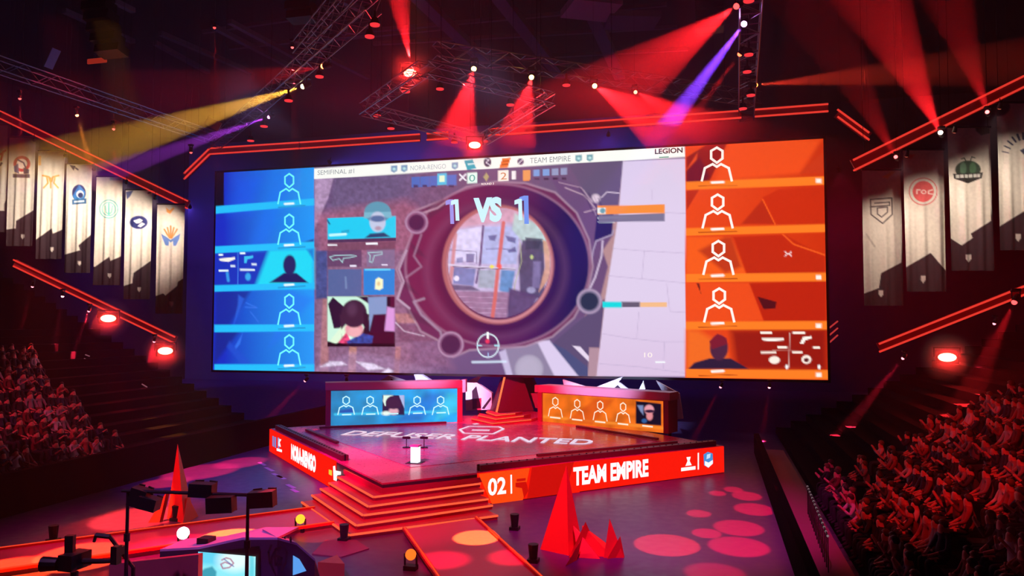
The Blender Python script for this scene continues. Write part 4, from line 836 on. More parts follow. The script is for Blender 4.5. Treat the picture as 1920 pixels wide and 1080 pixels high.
beam(1398, 41, d19(1398, 41), 1290, 185, 27.5, (.22, .06, 1), BK*7, 5.2, 'lamp throwing the long violet beam', '#f0a0ff', 26)
beam(1392, 95, d19(1392, 95), 1310, 205, 36, RED, BK*.9, 8, 'orange-red lamp under the overhead truss below the violet one', '#ff5030', 8, .45)
beam(1411, 160, d19(1411, 160), 1640, 140, 44, (1, .06, .02), BK*4, 8, 'orange lamp throwing a long level red beam over the wide banners', '#ff7030', 16)
beam(1386, 8, d19(1386, 8), 1230, 120, 27, RED, BK*1.3, 19, 'red lamp of the broad dim beam at the very top', '#ff4040', 4)
beam(1765, 252, 34, 1700, 120, 30, RED, BK*.9, 14, 'bright lamp under the long light bar between two wide banners', '#ffd0b0', 30, .4, up=True)
beam(1852, 213, 33, 1820, 120, 30, RED, BK*.3, 11, 'small lamp at the light bar above the dashed ring banner', '#ff6060', 7, .35)
beam(1681, 297, 35, 1650, 240, 33, RED, BK*.2, 12, 'small lamp at the light bar above the grey shield banner', '#ff6060', 5, .35)
GV = 'small down-lights in the dark roof'
for px, py, cc, kk, dd in ((548, 84, '#ff6060', .5, 5), (402, 47, '#ff4040', .35, 5), (37, 180, '#e05050', .8, 6), (213, 237, '#e05050', .6, 6), (358, 281, '#c04848', .4, 5)):
    beam(px, py, 40, px+2, py+70, 40, RED, BK*kk, dd, 'small red down-light in the dark roof, at the %s' % {548: 'top beside the yellow beam', 402: 'very top of the dark roof', 37: 'outer end of the upper light bar', 213: 'middle of the long light bar', 358: 'inner end of the long light bar'}[px], cc, 3, .32)
beam(143, 211, 40, 165, 290, 40, (1, .3, .03), BK*1.3, 6.5, 'small lamp throwing a short orange beam across the long light bar', '#ff9060', 8, .35)
for px, py, tx, ty, kk, ls, l in ((62, 533, 30, 650, .4, 3, 'above the far crowd, the outermost'), (118, 551, 92, 720, .5, 20, 'above the far crowd, the brightest'), (168, 579, 132, 680, .5, 3, 'above the far crowd, the dim one'), (290, 636, 280, 680, .2, 3, 'just above the lower flood light'),
        (575, 711, 500, 790, 1.0, 3, 'low beside the lower corner of the blue column'), (650, 712, 652, 740, .1, 3, 'on top of the blue desk'), (1353, 722, 1318, 790, .7, 3, 'low behind the orange desk'), (1443, 722, 1432, 800, .5, 5, 'below the orange column'),
        (1696, 668, 1590, 800, 1.3, 3, 'below the end of the lower light bar'), (1866, 602, 1838, 680, .5, 3, 'over the near crowd, the small dim one')):
    beam(px, py, 44 if px < 1500 else 38, tx, ty, 44 if px < 1500 else 38, (1, .02, .05), BK*kk*3, 7 if kk < .9 else 9, 'small red spotlight '+l, '#ff90a0', ls, .32)
beam(1905, 560, 34, 1800, 780, 32, RED, BK*2.4, 13, 'red spotlight over the near crowd at the picture edge', '#ff4040', 4)
# wash lamps seen as small red discs
GL = 'small red wash lamps on the hanging trusses'
for px, py, l in ((761, 173, 'directly below the bright flood light'), (825, 168, 'beside the first tall red beam'), (707, 218, 'on the truss corner nearest the yellow beam'), (733, 242, 'under the front of the diamond truss'), (957, 198, 'between the two tall red beams'),
                  (852, 268, 'just left of the lower flood light'), (909, 266, 'just right of the lower flood light'), (1062, 161, 'between the second tall beam and the slanting one'), (703, 48, 'the topmost, by the dark cables'), (693, 70, 'the second from the top, by the dark cables'),
                  (1404, 104, 'under the overhead truss beside the orange-red one'), (1401, 136, 'under the overhead truss midway'), (1408, 180, 'under the overhead truss below the orange one'), (1393, 205, 'at the far end of the overhead truss'), (599, 145, 'on the slanting truss above the yellow lamp'), (541, 190, 'on the slanting truss below the yellow lamp'), (495, 238, 'on the slanting truss past the purple lamp'), (470, 265, 'at the low end of the slanting truss'),
                  (1404, 3, 'the topmost under the overhead truss')):
    a = uz(px, py, 17.3 if py > 170 else 18.4); t = thing('wash_light', a+V3([0, 0, .4]), 'small red wash lamp '+l.replace('left of', 'beside').replace('right of', 'past'), 'stage light')
    m = MB(); m.tube(a+V3([0, 0, .05]), a+V3([0, 0, .3]), .21, black, .13, 12); m.tube(a+V3([0, 0, .3]), a+V3([0, 0, .6]), .05, black); m.build('housing', t); wire(t, a+V3([0, 0, .5]))
    m = MB(); m.tube(a, a+V3([0, 0, .05]), .19, emat('#ff3840', 1.0), .2, 14); m.build('lens', t)
# the five overexposed flood lights
blinder(uz(769, 137, 18), CAM, RED, FK*1.2, 'bright red flood light high above the blue side of the screen', ls=80)
blinder(uz(890, 272, 16.2), CAM, RED, FK*.8, 'bright red flood light just above the score strip', ls=80)
blinder(ud(203, 597, 45), CAM+V3([-6, 0, -6]), RED, FK, 'bright red flood light under the lower light bar by the far crowd', w=.8, h=.42, ls=80)
blinder(ud(310, 658, 45), CAM+V3([-6, 0, -6]), RED, FK, 'bright red flood light near the far end of the lower light bar', w=.8, h=.42, ls=80)
blinder(ud(1776, 670, 38), CAM+V3([3, 0, -6]), RED, FK, 'bright red flood light above the near crowd', w=.8, h=.42, ls=80)
# up-light above the first flood light
spot_light('up_lamp', uz(768, 132, 18)+V3([0, 0, .5]), ud(738, -60, 30), RED, BK*1.2, 16, .3, .05)

# pools of light on the floor from lamps out of the picture overhead
def added_fixture(S, T):  # housing made up for an added wash lamp that falls in view
    x, y = proj(S); S = V3(S, float)
    if not (0 < x < 1920 and 0 < y < 1080): return
    d = V3(T, float)-S; d /= np.linalg.norm(d); t = thing('wash_light', S+V3([0, 0, .6]), 'added dark housing of a made-up wash lamp under the roof', 'stage light', 'added wash lamp housings under the roof')
    m = MB(); m.tube(S-d*.5, S-d*.12, .12, black, .2, 10); m.build('housing', t)
    m = MB(); m.beam(S-d*.3, S+V3([0, 0, .6]), .05, .05, black); m.build('bracket', t); wire(t, S+V3([0, 0, .6]))
def pool(px, py, z, rad, color, kw, blend=.1, off=(1.5, 3)):
    T = uz(px, py, z); S = V3([T[0]+off[0], -24.5, 18.6]); added_fixture(S, T); deg = 2*math.degrees(math.atan(rad/np.linalg.norm(S-T)))
    spot_light('pool_lamp', S, T, color, kw*PK*(np.linalg.norm(S-T)/12.5)**2*.5, deg, blend, .05)
pool(893, 1008, .15, .72, (1, .42, .03), 1.6); pool(1250, 1022, 0, 1.0, (1, .03, .02), 1.0); pool(1340, 1075, 0, .9, (1, .0, .03), .5, .5); pool(255, 972, 0, 1.5, (1, .06, .03), 1.2, .3)
pool(150, 1040, .15, 1.2, (1, .1, .01), 2.0, .2); pool(20, 1066, .15, 1.1, (1, .12, .01), 1.6, .3); pool(430, 1012, .1, 1.0, (1, .5, .03), 2.0); pool(600, 1003, 0, .8, (1, .06, .02), .35, .2)
pool(375, 885, 0, 1.6, (1, .03, .08), .8, .4); pool(450, 868, 0, 1.2, (1, .02, .10), .8, .5); pool(830, 1050, .15, .9, (1, .01, .08), .3, .8); pool(960, 1045, .15, .8, (1, .01, .06), .3, .8); pool(310, 905, 0, 1.0, (1, .04, .05), .7, .4); pool(320, 1030, .15, 1.6, (1, .01, .06), .8, .7)
for px, py, r in ((1414, 955, .75), (1400, 930, .6), (1385, 990, .85), (1385, 1025, .95), (1345, 925, .35), (1325, 1000, .5), (1310, 963, .45), (1375, 918, .4)): pool(px, py, 0, r, (1, .0, .03), .9, .3)
# coloured wash from unseen lamps over stage, floor, walls and crowd
def wash(loc, tgt, color, kw, deg):
    added_fixture(loc, tgt); spot_light('unseen_wash_lamp', loc, tgt, color, kw*WK, deg, .8, .15)
FY, FZ = -24.5, 18.6     # unseen place above the audience, chosen for these lamps
wash((-4, FY, FZ), (-2.4, -7, 1), (1, .01, .28), 3.6, 17); wash((2, FY, FZ), (0, -12, 0), (1, .006, .11), .9, 24); wash((7, FY, FZ), (4, -1, 1), (1, .01, .05), 2.6, 24); wash((-3, FY, FZ), (-3, -1, 1), (.95, .03, .35), 2.0, 22)
wash((-9, FY, FZ), (-8, -4, 0), (.30, .05, 1), 0.9, 30); wash((0, FY, FZ), (0, 7, 1), (1, .015, .08), 5, 22); wash((-11, FY, FZ), (-7, -14, 0), (1, .01, .18), 0.4, 30); wash((11, FY, FZ), (9, -9, 0), (.80, .02, .34), 1.7, 34)
wash((-3, FY, FZ), (-.5, -11.8, .6), (1, .008, .10), .5, 15); wash((-3, FY, FZ), (6.6, -13.5, 1), (1, .03, .01), .7, 8); wash((-12, FY, FZ), (-6.6, -13, 1), (1, .05, .03), .5, 10)
wash((-24, 30, 22), (-22, 46, 14), (.08, .10, 1), .7, 120); wash((2, 34, 24), (0, 46, 16), (.12, .08, .9), .18, 140); wash((22, 36, 20), (26, 46, 8), (1, .02, .08), .05, 110); wash((-38, 28, 18), (-50, 42, 12), (.12, .08, 1), .35, 120)  # lamps added behind the screen to tint the hall walls blue and red
wash((1, FY, FZ), (4, -14.5, 0), (1, .01, .10), .5, 22); wash((-6, FY, FZ), (-6, -15.5, 0), (1, .01, .08), .35, 26)
wash((-1, -29, 17), (-.5, -20.6, 1.5), (.85, .3, 1), .4, 26)  # lamp added to brighten the presenter wall
wash((-3, FY, FZ), (-5.5, 9.6, 3.0), (.62, .60, 1), 6, 10); wash((4, FY, FZ), (5.5, 8.5, 3.0), (.5, .62, 1), 6.5, 11)  # cool lamps added to whiten the pale panels behind the desks
wash((12, FY, FZ), (18, -11, 2), RED, .25, 28); wash((-12, FY, FZ), (-18, -8, 2), (1, .05, .14), .5, 22); wash((12, FY, FZ), (19, -4, 3), RED, .35, 18); wash((13, FY, FZ), (17, -13, 1.5), RED, .25, 18)

# ------------------------------------------------------------------ seating and crowds
barrier_m = mat('barrier_cloth', '#060408', 1, spec=.02)
tier = mat('tier_concrete', '#0b090d', 1, spec=.02)
def stand(x0, sx, n, y0, y1, z0, name, label):
    m = MB()
    for k in range(n):
        xa = x0+sx*.88*k; xb = x0+sx*.88*(k+1); m.box(((xa+xb)/2, (y0+y1)/2, (z0+.42*k)/2), (.88, y1-y0, z0+.42*k), tier)
    m.build(name, label=label, cat='seating stand')
stand(14.75, 1, 22, -30, 14, .35, 'seating_stand', 'dark stepped seating stand holding the near crowd')
stand(-14.6, -1, 26, -26, 5, .5, 'seating_stand', 'dark stepped seating stand holding the far crowd')
m = MB(); m.box((13.2, -8, .5), (.25, 28, 1.0), barrier_m); m.build('crowd_barrier', label='long black crowd barrier along the floor below the near crowd', cat='barrier')
m = MB(); m.box((-12.75, -6, .75), (.25, 30, 1.5), barrier_m); m.build('crowd_barrier', label='long black crowd barrier along the floor below the far crowd', cat='barrier')
m = MB(); m.box((14.05, -8, .02), (1.1, 30, .04), mat('gangway', '#8c5068', .7)); m.build('gangway_strip', label='dull pink gangway strip between barrier and near crowd', cat='gangway')
# bright dotted handrail
m = MB(); a, b = uz(1514, 912, 1.0), uz(1552, 1005, 1.0)
for i in range(15):
    p = a+(b-a)*i/14; m.tube((p[0], p[1], .04), p, .015, darkgrey, n=5); m.sphere(p, .035, emat('#b09098', .5), 6, 4)
m.tube(a, b, .02, darkgrey, n=5); m.build('handrail', label='handrail with a row of pale dots at the foot of the near crowd', cat='handrail')

def skinned(J, E, R, sub=1):
    me = bpy.data.meshes.new('s'); me.from_pydata([tuple(j) for j in J], E, []); ob = bpy.data.objects.new('s', me); COL.objects.link(ob)
    ob.modifiers.new('s', 'SKIN'); ob.modifiers['s'].use_smooth_shade = True
    sd = ob.modifiers.new('d', 'SUBSURF'); sd.levels = sub; sd.render_levels = sub
    lay = me.skin_vertices[0] if me.skin_vertices else None
    for i, r in enumerate(R): lay.data[i].radius = (r, r) if not isinstance(r, tuple) else r
    lay.data[0].use_root = True
    dg = bpy.context.evaluated_depsgraph_get(); out = bpy.data.meshes.new_from_object(ob.evaluated_get(dg))
    bpy.data.objects.remove(ob); return out
def ensure_skin(me):
    return me
skin_m = mat('skin', '#c08070', .6); hairs = [mat('hair_%d' % i, c, .6) for i, c in enumerate(('#1a1210', '#3a2618', '#6a4a2c'))]
shirts = [mat('shirt_%d' % i, c, .85) for i, c in enumerate(('#1c1a20', '#c8c4cc', '#6a2028', '#24304c', '#8a8088', '#3a3a3a', '#a04848'))]
trous = mat('trousers', '#1a1c28', .85)
def person_mesh(pose, seed):
    r = random.Random(seed); lean = {'sit': .0, 'lean': .22, 'clap': .06, 'cheer': -.02, 'phone': .1}[pose]
    hp = V3([0, 0, .52]); ch = V3([lean*.55, 0, .86]); nk = V3([lean, 0, 1.09]); hd = V3([lean+.03, 0, 1.20]); ht = V3([lean+.03, 0, 1.30])
    sh = [V3([lean*.9, s*.19, 1.03]) for s in (1, -1)]
    arm = {'sit': ([.10, .27, .78], [.33, .12, .66]), 'lean': ([.38, .27, .80], [.55, .08, .98]), 'clap': ([.24, .28, .84], [.42, .05, 1.02]), 'cheer': ([.12, .34, 1.22], [.10, .26, 1.50]), 'phone': ([.22, .27, .86], [.38, .1, 1.12])}[pose]
    J = [hp, ch, nk, hd, ht]; E = [(0, 1), (1, 2), (2, 3), (3, 4)]; R = [(.17, .14), (.18, .13), .065, .095, .085]
    for i, s in enumerate((1, -1)):
        k = len(J); el = V3(arm[0])*V3([1, s, 1]); ha = V3(arm[1])*V3([1, s, 1])
        if pose == 'cheer' and s < 0 and r.random() < .5: el, ha = V3([.10, -.27, .78]), V3([.33, -.12, .66])
        J += [sh[i], el, ha, ha+(ha-el)*.32]; E += [(2, k), (k, k+1), (k+1, k+2), (k+2, k+3)]; R += [.07, .05, .035, .04]
    for s in (1, -1):
        k = len(J); J += [V3([.08, s*.10, .52]), V3([.46, s*.14, .53]), V3([.44, s*.14, .12]), V3([.60, s*.15, .06])]; E += [(0, k), (k, k+1), (k+1, k+2), (k+2, k+3)]; R += [.10, .075, .05, .04]
    me = skinned(J, E, R)
    for m_ in (shirts[0], trous, skin_m): me.materials.append(m_)
    for p in me.polygons:
        c = V3(p.center); k = 0
        if c[2] > 1.12 and abs(c[1]) < .13 and abs(c[0]-lean) < .16: k = 2
        elif c[2] < .6 or (c[2] < .64 and c[0] > .2 and abs(c[1]) > .0 and pose == 'x'): k = 1
        for s in (1, -1):
            ha = V3(arm[1])*V3([1, s, 1])
            if np.linalg.norm(c-ha) < .13: k = 2
        p.material_index = k
    h = MB(); h.sphere(V3([lean+.005, 0, 1.285]), .112, hairs[0], 10, 6, (1, .92, 1.0)); o = V3([lean+.05, 0, 1.2])
    # hair keeps clear of the face; nose and ears
    h.v = [tuple(V3(v)+V3([-.035, 0, .02]) if v[0] > lean+.05 and v[2] < 1.29 else v) for v in h.v]
    return me, h.mesh('hair', True), lean
BM = [person_mesh(p_, i) for i, p_ in enumerate(('sit', 'sit', 'sit', 'lean', 'lean', 'clap', 'phone', 'sit'))]
seat = MB(); sm_ = mat('seat_shell', '#241a26', .5)
seat.box((-.02, 0, .43), (.44, .46, .05), sm_); seat.box((-.26, 0, .70), (.05, .46, .50), sm_, R=V3(Matrix.Rotation(-.15, 3, 'Y'))); seat.box((-.1, -.2, .2), (.05, .05, .4), black); seat.box((-.1, .2, .2), (.05, .05, .4), black)
seat_me = seat.mesh('arena_seat')
def inside(x, y, poly):
    c = False; n = len(poly)
    for i in range(n):
        (x1, y1), (x2, y2) = poly[i], poly[(i+1) % n]
        if (y1 > y) != (y2 > y) and x < (x2-x1)*(y-y1)/(y2-y1)+x1: c = not c
    return c
def crowd(x0, sx, n, ya, yb, z0, region, fill, glab, side, rng):
    cnt = 0
    for k in range(n):
        y = ya+rng.random()*.2
        while y < yb:
            y += .58
            x = x0+sx*(.88*k+.36); z = z0+.42*k; px, py = proj((x, y, z+1.1))
            if not inside(px, py, region): continue
            if rng.random() > fill:
                if rng.random() < .5:
                    s_ = bpy.data.objects.new('arena_seat', seat_me); COL.objects.link(s_); s_.location = (x+sx*.1, y, z); s_.rotation_euler = (0, 0, math.pi if sx > 0 else 0)
                    tag(s_, 'empty dark plastic seat among the '+glab, 'seat', 'empty seats among the '+glab)
                continue
            me, hm, lean = rng.choice(BM)
            o = bpy.data.objects.new('person', me); COL.objects.link(o); o.location = (x+sx*.05+rng.uniform(-.05, .05), y+rng.uniform(-.06, .06), z+.0)
            o.rotation_euler = (0, 0, (math.pi if sx > 0 else 0)+rng.uniform(-.35, .35)); sc = rng.uniform(.92, 1.06); o.scale = (sc,)*3
            sh_ = rng.choice(shirts); o.material_slots[0].link = 'OBJECT'; o.material_slots[0].material = sh_
            hh = bpy.data.objects.new('hair', hm); COL.objects.link(hh); hh.parent = o; hh.material_slots[0].link = 'OBJECT'; hh.material_slots[0].material = rng.choice(hairs)
            tag(o, 'seated spectator in the '+glab, 'person', 'spectators in the '+glab); cnt += 1
    return cnt
nR = crowd(14.75, 1, 16, -22, 12, .35, [(1508, 915), (1560, 872), (1640, 842), (1720, 805), (1790, 770), (1850, 738), (1960, 700), (1960, 1120), (1590, 1120), (1545, 1010)], .85, 'near crowd beside the gangway', 1, random.Random(3))
nL = crowd(-14.6, -1, 22, -14, 8, .5, [(-30, 640), (60, 650), (130, 735), (180, 790), (245, 835), (275, 872), (180, 890), (-30, 905)], .9, 'far crowd below the white banners', -1, random.Random(5))
print('CROWD', nR, nL)

# ------------------------------------------------------------------ sculptures on the floor
om = mat('sculpture_orange', '#e04a28', .55, noise=.05)
def spike(base, apex, mt=om, mbx=None):
    m = mbx or MB(); n = len(base); m.add([V3(b) for b in base]+[V3(apex)], [tuple(range(n))[::-1]]+[(i, (i+1) % n, n) for i in range(n)], mt); return m
t = thing('spike_sculpture', uz(335, 972), 'tall orange spike sculpture with a leaning blade standing by the camera stand lights', 'sculpture')
B = [uz(313, 972), uz(345, 982), uz(364, 966), uz(338, 958)]; T0 = uz(338, 972); ax = uy(333, 832, T0[1]+.1); spike(B, ax).build('tall_spike', t)
m = MB(); a = uz(278, 980); b = uy(312, 922, a[1]+.1); m.slab([a, a+V3([.35, .1, 0]), b], (0, .18, 0), om); m.build('leaning_blade', t)
m = MB(); spike([uz(342, 985), uz(372, 968), uz(360, 960), uz(335, 970)], uy(352, 930, T0[1]), om, m); m.build('small_spike', t)
t = thing('spike_sculpture', uz(1070, 1040), 'orange cluster of sharp spikes standing on the floor beside the runway', 'sculpture')
T1 = uz(1060, 1040); spike([uz(1013, 1030), uz(1066, 1042), uz(1094, 1030), uz(1050, 1012)], uy(1062, 872, T1[1]+.15)).build('tall_spike', t)
m = MB(); spike([uz(1066, 1046), uz(1092, 1040), uz(1120, 1030), uz(1086, 1022)], uy(1098, 978, T1[1]), om, m); m.build('spike', t)
m = MB(); spike([uz(1084, 1046), uz(1125, 1048), uz(1120, 1030)], uy(1075, 985, T1[1]+.1), om, m); m.build('spike', t)
m = MB(); spike([uz(1088, 1040), uz(1150, 1046), uz(1158, 1034), uz(1100, 1028)], uy(1092, 985, T1[1]+.2), om, m); m.build('ridge', t)
m = MB(); spike([uz(1132, 1046), uz(1170, 1046), uz(1160, 1030), uz(1140, 1034)], uy(1143, 972, T1[1]), om, m); m.build('spike', t)
m = MB(); spike([uz(1138, 1048), uz(1171, 1044), uz(1155, 1030)], uy(1163, 1005, T1[1]), om, m); m.build('spike', t)
m = MB(); spike([uz(1060, 1062), uz(1082, 1050), uz(1072, 1044)], uy(1092, 1008, T1[1]-.4), om, m); m.build('spike', t)

# ------------------------------------------------------------------ floor lamps, crew props and the analysts' corner
def floor_lamp(px, py, color, ls, kw, label, r=.2):
    a = uz(px, py+12); t = thing('floor_spotlight', a, label, 'stage light')
    m = MB(); m.box(a+V3([0, 0, .06]), (.34, .26, .12), black); m.build('base', t)
    m = MB(); m.beam(a+V3([-.17, 0, .12]), a+V3([-.17, 0, .42]), .05, .04, black); m.beam(a+V3([.17, 0, .12]), a+V3([.17, 0, .42]), .05, .04, black); m.build('yoke', t)
    d = CAM-a; d /= np.linalg.norm(d); c = a+V3([0, 0, .40]); m = MB(); m.tube(c-d*.2, c+d*.05, .12, black, .15, 10); m.build('head', t)
    m = MB(); m.sphere(c+d*.05, r*.75, emat(color, ls), 14, 10); m.build('lens', t, smooth=True)
    if kw: spot_light('floor_lamp_light', c+d*.3, c+d*8+V3([0, 0, 3]), color, kw*.1, 50, .5, .1, t)
floor_lamp(563, 985, '#ffb830', 1.6, 1, 'floor lamp with a yellow lens beside the end of the staircase')
floor_lamp(343, 1013, '#fff0f0', 6, 3, 'floor lamp with a blinding white lens on the runway edge', .24)
floor_lamp(770, 1056, '#ff7020', 1.4, .5, 'floor lamp with an orange lens at the edge of the runway with the yellow pool', .2)
for px, py, l in ((965, 985, 'dark reddish stage lamp by the end of the bottom step'), (1000, 1046, 'dark stage lamp standing on the floor between runway and spikes'), (645, 1006, 'dark stage lamp in front of the lowest stair corner'), (100, 1008, 'dark stage lamp beyond the runway edge'), (330, 968, 'dark stage lamp at the foot of the tall spike')):
    a = uz(px, py+8); t = thing('floor_spotlight', a, l, 'stage light')
    m = MB(); m.box(a+V3([0, 0, .05]), (.3, .3, .1), black); m.build('base', t)
    m = MB(); m.tube(a+V3([0, 0, .1]), a+V3([0, 0, .5]), .11, black, .15, 10); m.build('head', t)
# white-pink patterned mat
m = MB(); m.prism([uz(x, y, .0)[:2] for x, y in ((610, 1014), (668, 1014), (692, 1030), (640, 1046), (585, 1040))], .0, .03, mat('mat_white', '#805070', .6)); m.build('floor_mat', label='pale pink mat with torn edges on the floor below the staircase', cat='mat')
m = MB(); P_ = [uz(x, y, .5) for x, y in ((596, 1054), (632, 1040), (646, 1057))]; m.prism([p[:2] for p in P_], 0, .5, mat('wedge', '#c04838', .5)); m.build('floor_wedge', label='small orange-topped wedge block on the floor below the pale mat', cat='block')

# analysts' corner: wall seen from behind the desk
ay = -21.0
t = thing('presenter_wall', uy(480, 1100, ay), 'dark low curved wall with an emblem and a lit blue screen set into it', 'set wall')
wallm = mat('presenter_wall', '#2a1c3c', .55); tops = mat('presenter_top', '#a084b8', .5)
pts = [(300, 1034), (372, 1030), (455, 1012), (520, 1012), (556, 1022), (590, 1052), (600, 1085)]
G3 = []
for i, (x, y) in enumerate(pts):
    Yy = ay+(.0 if i < 4 else .35*(i-3)*1.0); G3.append(uz(x, y, 2.1) if False else uy(x, y, Yy))
m = MB()
for a, b in zip(G3[:-1], G3[1:]):
    n = np.cross(b-a, [0, 0, 1.]); n[2] = 0; n /= np.linalg.norm(n); m.add([V3([a[0], a[1], 0]), V3([b[0], b[1], 0]), b, a, V3([a[0], a[1], 0])-n*.25, V3([b[0], b[1], 0])-n*.25, b-n*.25, a-n*.25], [(0, 1, 2, 3), (5, 4, 7, 6), (1, 5, 6, 2), (4, 0, 3, 7), (3, 2, 6, 7)], wallm)
m.build('wall_panels', t)
m = MB()
for a, b in zip(G3[:-1], G3[1:]):
    n = np.cross(b-a, [0, 0, 1.]); n[2] = 0; n /= np.linalg.norm(n); m.slab([a, b, b-n*.9, a-n*.9], (0, 0, .05), tops)
m.build('top_ledge', t)
c = Canvas(uy(430, 1050, ay-.05), (0, -1, 0), (1, 0, 0), (0, 0, 1))
S0, S1, S2, S3 = (372, 1046), (480, 1031), (480, 1110), (372, 1110)
A0, A1, A2 = c.at(*S0), c.at(*S1), c.at(*S2); zt = (A0[2]+A1[2])/2
Pg = grid(V3([A0[0], A0[1], zt]), (A1[0]-A0[0], 0, 0), (0, 0, -1.3), 100, 76); Xs, Ys = pxy(Pg); q = Paint(Xs, Ys, '#8ce8f4')
q.poly([(372, 1030), (430, 1030), (420, 1060), (372, 1058)], '#48c8f0', .7, 10); q.ell(440, 1050, 30, 20, '#e8fcfc', .9, 16); q.poly([(376, 1072), (384, 1066), (398, 1062), (406, 1072), (404, 1090), (376, 1090)], '#2890a8', .9, 4)
q.line([(416, 1050), (424, 1046), (432, 1048), (438, 1056), (430, 1064), (418, 1066), (414, 1058), (422, 1054), (432, 1058)], 2.4, '#a83c70', .9, 2); q.line([(420, 1048), (430, 1056), (438, 1062)], 2, '#4858a8', .9, 2); q.line([(472, 1030), (472, 1100)], 8, '#60d0e0', .9, 3); q.poly([(474, 1030), (481, 1030), (481, 1042), (474, 1044)], '#f0c080', .9, 2)
painted('wall_screen', Pg, q.C, vmat('small_screen_glow', 'glow', 1.1), t)
m = MB(); m.add([c.at(x, y, -1) for x, y in ((366, 1040), (486, 1024), (486, 1120), (366, 1120))], [(0, 1, 2, 3)], black); m.build('screen_frame', t)
c = Canvas(uy(520, 1045, ay-.05), (0, -1, 0), (1, 0, 0), (0, 0, 1)); em = mat('emblem_dark', '#0c0814', .5)
for sgn in (-1, 1): c.stroke([(522+sgn*12, 1022), (522+sgn*17, 1035), (522+sgn*15, 1055), (522+sgn*8, 1068)], .05, em, 2)
c.stroke([(528, 1026), (518, 1030), (516, 1044), (518, 1058), (527, 1058), (529, 1046), (520, 1042)], .06, em, 2); c.mb.build('emblem', t)
c2 = Canvas(G3[4]+V3([0, -.05, 0]), (0, -1, 0), (1, 0, 0), (0, 0, 1)); c2.poly([(545, 1038), (562, 1048), (575, 1070), (545, 1080)], emat('#58a0f0', 1.0), 1); c2.mb.build('side_screen', t, label='small blue triangular screen')
# little figures of equipment on the ledge
a = uy(387, 1016, ay+.4); m = MB(); m.box(a, (.3, .3, .22), black); m.box(a-V3([0, 0, .18]), (.1, .1, .2), black); m.build('equipment_box', label='small dark box standing on the ledge above the lit blue screen', cat='box')
for i, px in enumerate((497, 511, 522, 534, 545)):
    a = uy(px, 1012, ay+.25); m = MB(); m.tube(a-V3([0, 0, .06]), a+V3([0, 0, .02]), .022, black, .03, 8); m.tube(a+V3([0, 0, .02]), a+V3([0, 0, .07]), .02, black, .012, 8); m.build('bottle', label='tiny dark bottle in the row on the presenter wall ledge', cat='bottle', group='bottles on the presenter wall ledge')

# light stands in silhouette
def stand_pole(px, top, yb, label, dist):
    a = ud(px, top, dist); t = thing('lamp_stand', (a[0], a[1], 0), label, 'lamp stand')
    m = MB(); m.tube((a[0], a[1], .12), a, .045, black, .03, 8); m.build('pole', t)
    m = MB(); m.tube(a-V3([0, 0, 1.0]), a-V3([0, 0, .85]), .06, black, n=8); m.build('collar', t)
    for k in range(3):
        an = k*2.094+.4; m = MB(); m.tube((a[0], a[1], .8), (a[0]+.8*math.cos(an), a[1]+.8*math.sin(an), .03), .022, black, n=6); m.build('leg', t)
    return a
D_ = 15.5
pa = stand_pole(240, 920, 1080, 'tall thin black lamp stand at the outer end of the silhouetted light bar', D_); pb = stand_pole(465, 930, 1080, 'tall thin black lamp stand in front of the lit blue screen', D_-.5)
m = MB(); m.tube(pa-RT*.12, pb+RT*.5, .035, black, n=8); m.build('light_crossbar', label='thin dark crossbar joining the two lamp stands', cat='bar')
def panel_light(px, py, w_, h_, D, rot, label):
    a = ud(px, py, D); R = np.stack([RT, V3([-FW[0], -FW[1], 0]), V3([0, 0, 1.])], 1)@V3(Matrix.Rotation(rot, 3, 'Y'))
    t = thing('panel_light', a, label, 'stage light'); m = MB(); m.box(a, (w_, .3, h_), black, R=R); m.build('housing', t)
    m = MB()
    for s in (-1, 1): m.box(a+R@V3([s*w_*.3, -.18, 0]), (w_*.36, .04, h_*1.12), black, R=R@V3(Matrix.Rotation(s*.3, 3, 'Z')))
    m.build('barn_doors', t); m = MB(); m.box(a+R@V3([0, -.16, -h_*.52]), (w_*.5, .03, .05), darkgrey, R=R); m.build('filter_frame', t)
panel_light(262, 932, .32, .36, D_, .3, 'dark panel lamp on top of the outer stand'); panel_light(280, 943, .36, .24, D_-.1, .25, 'dark panel lamp hanging under the bar by the outer stand'); panel_light(380, 918, .46, .26, D_-.2, .05, 'dark panel lamp on the middle of the crossbar')
panel_light(415, 945, .5, .3, D_-.5, -.05, 'dark panel lamp under the crossbar beside the inner stand'); panel_light(492, 935, .48, .3, D_-.5, -.06, 'dark panel lamp at the inner end above the staircase side')
# camera crane and crew shapes in silhouette
a = ud(140, 1062, 15.0); t = thing('broadcast_camera', (a[0], a[1], 0), 'dark broadcast camera on a pedestal in front of the orange light pool', 'camera')
m = MB(); m.tube((a[0], a[1], .1), (a[0], a[1], a[2]-.1), .12, black, .07, 10); m.build('pedestal', t)
m = MB(); m.box(a+V3([0, 0, .12]), (.32, .5, .3), black); m.box(a+V3([-.12, 0, .42]), (.16, .12, .34), black, rz=.3); m.build('camera_body', t)
m = MB(); m.tube(a+V3([-.05, -.2, .1])-RT*.42, a+V3([-.05, -.2, .1])-RT*.12, .15, black, .12, 12); m.build('lens_hood', t)
m = MB(); m.tube(a+RT*.16+V3([0, 0, .1]), a+RT*.7+V3([0, 0, .1]), .06, black, .04, 8); m.box(a+RT*.8+V3([0, 0, .22]), (.14, .14, .34), black); m.build('control_arm', t)
m = MB(); m.tube((a[0]-.5, a[1]-.3, .05), (a[0]+.5, a[1]+.3, .05), .07, black, n=8); m.tube((a[0]-.5, a[1]+.3, .05), (a[0]+.5, a[1]-.3, .05), .07, black, n=8); m.build('pedestal_base', t)
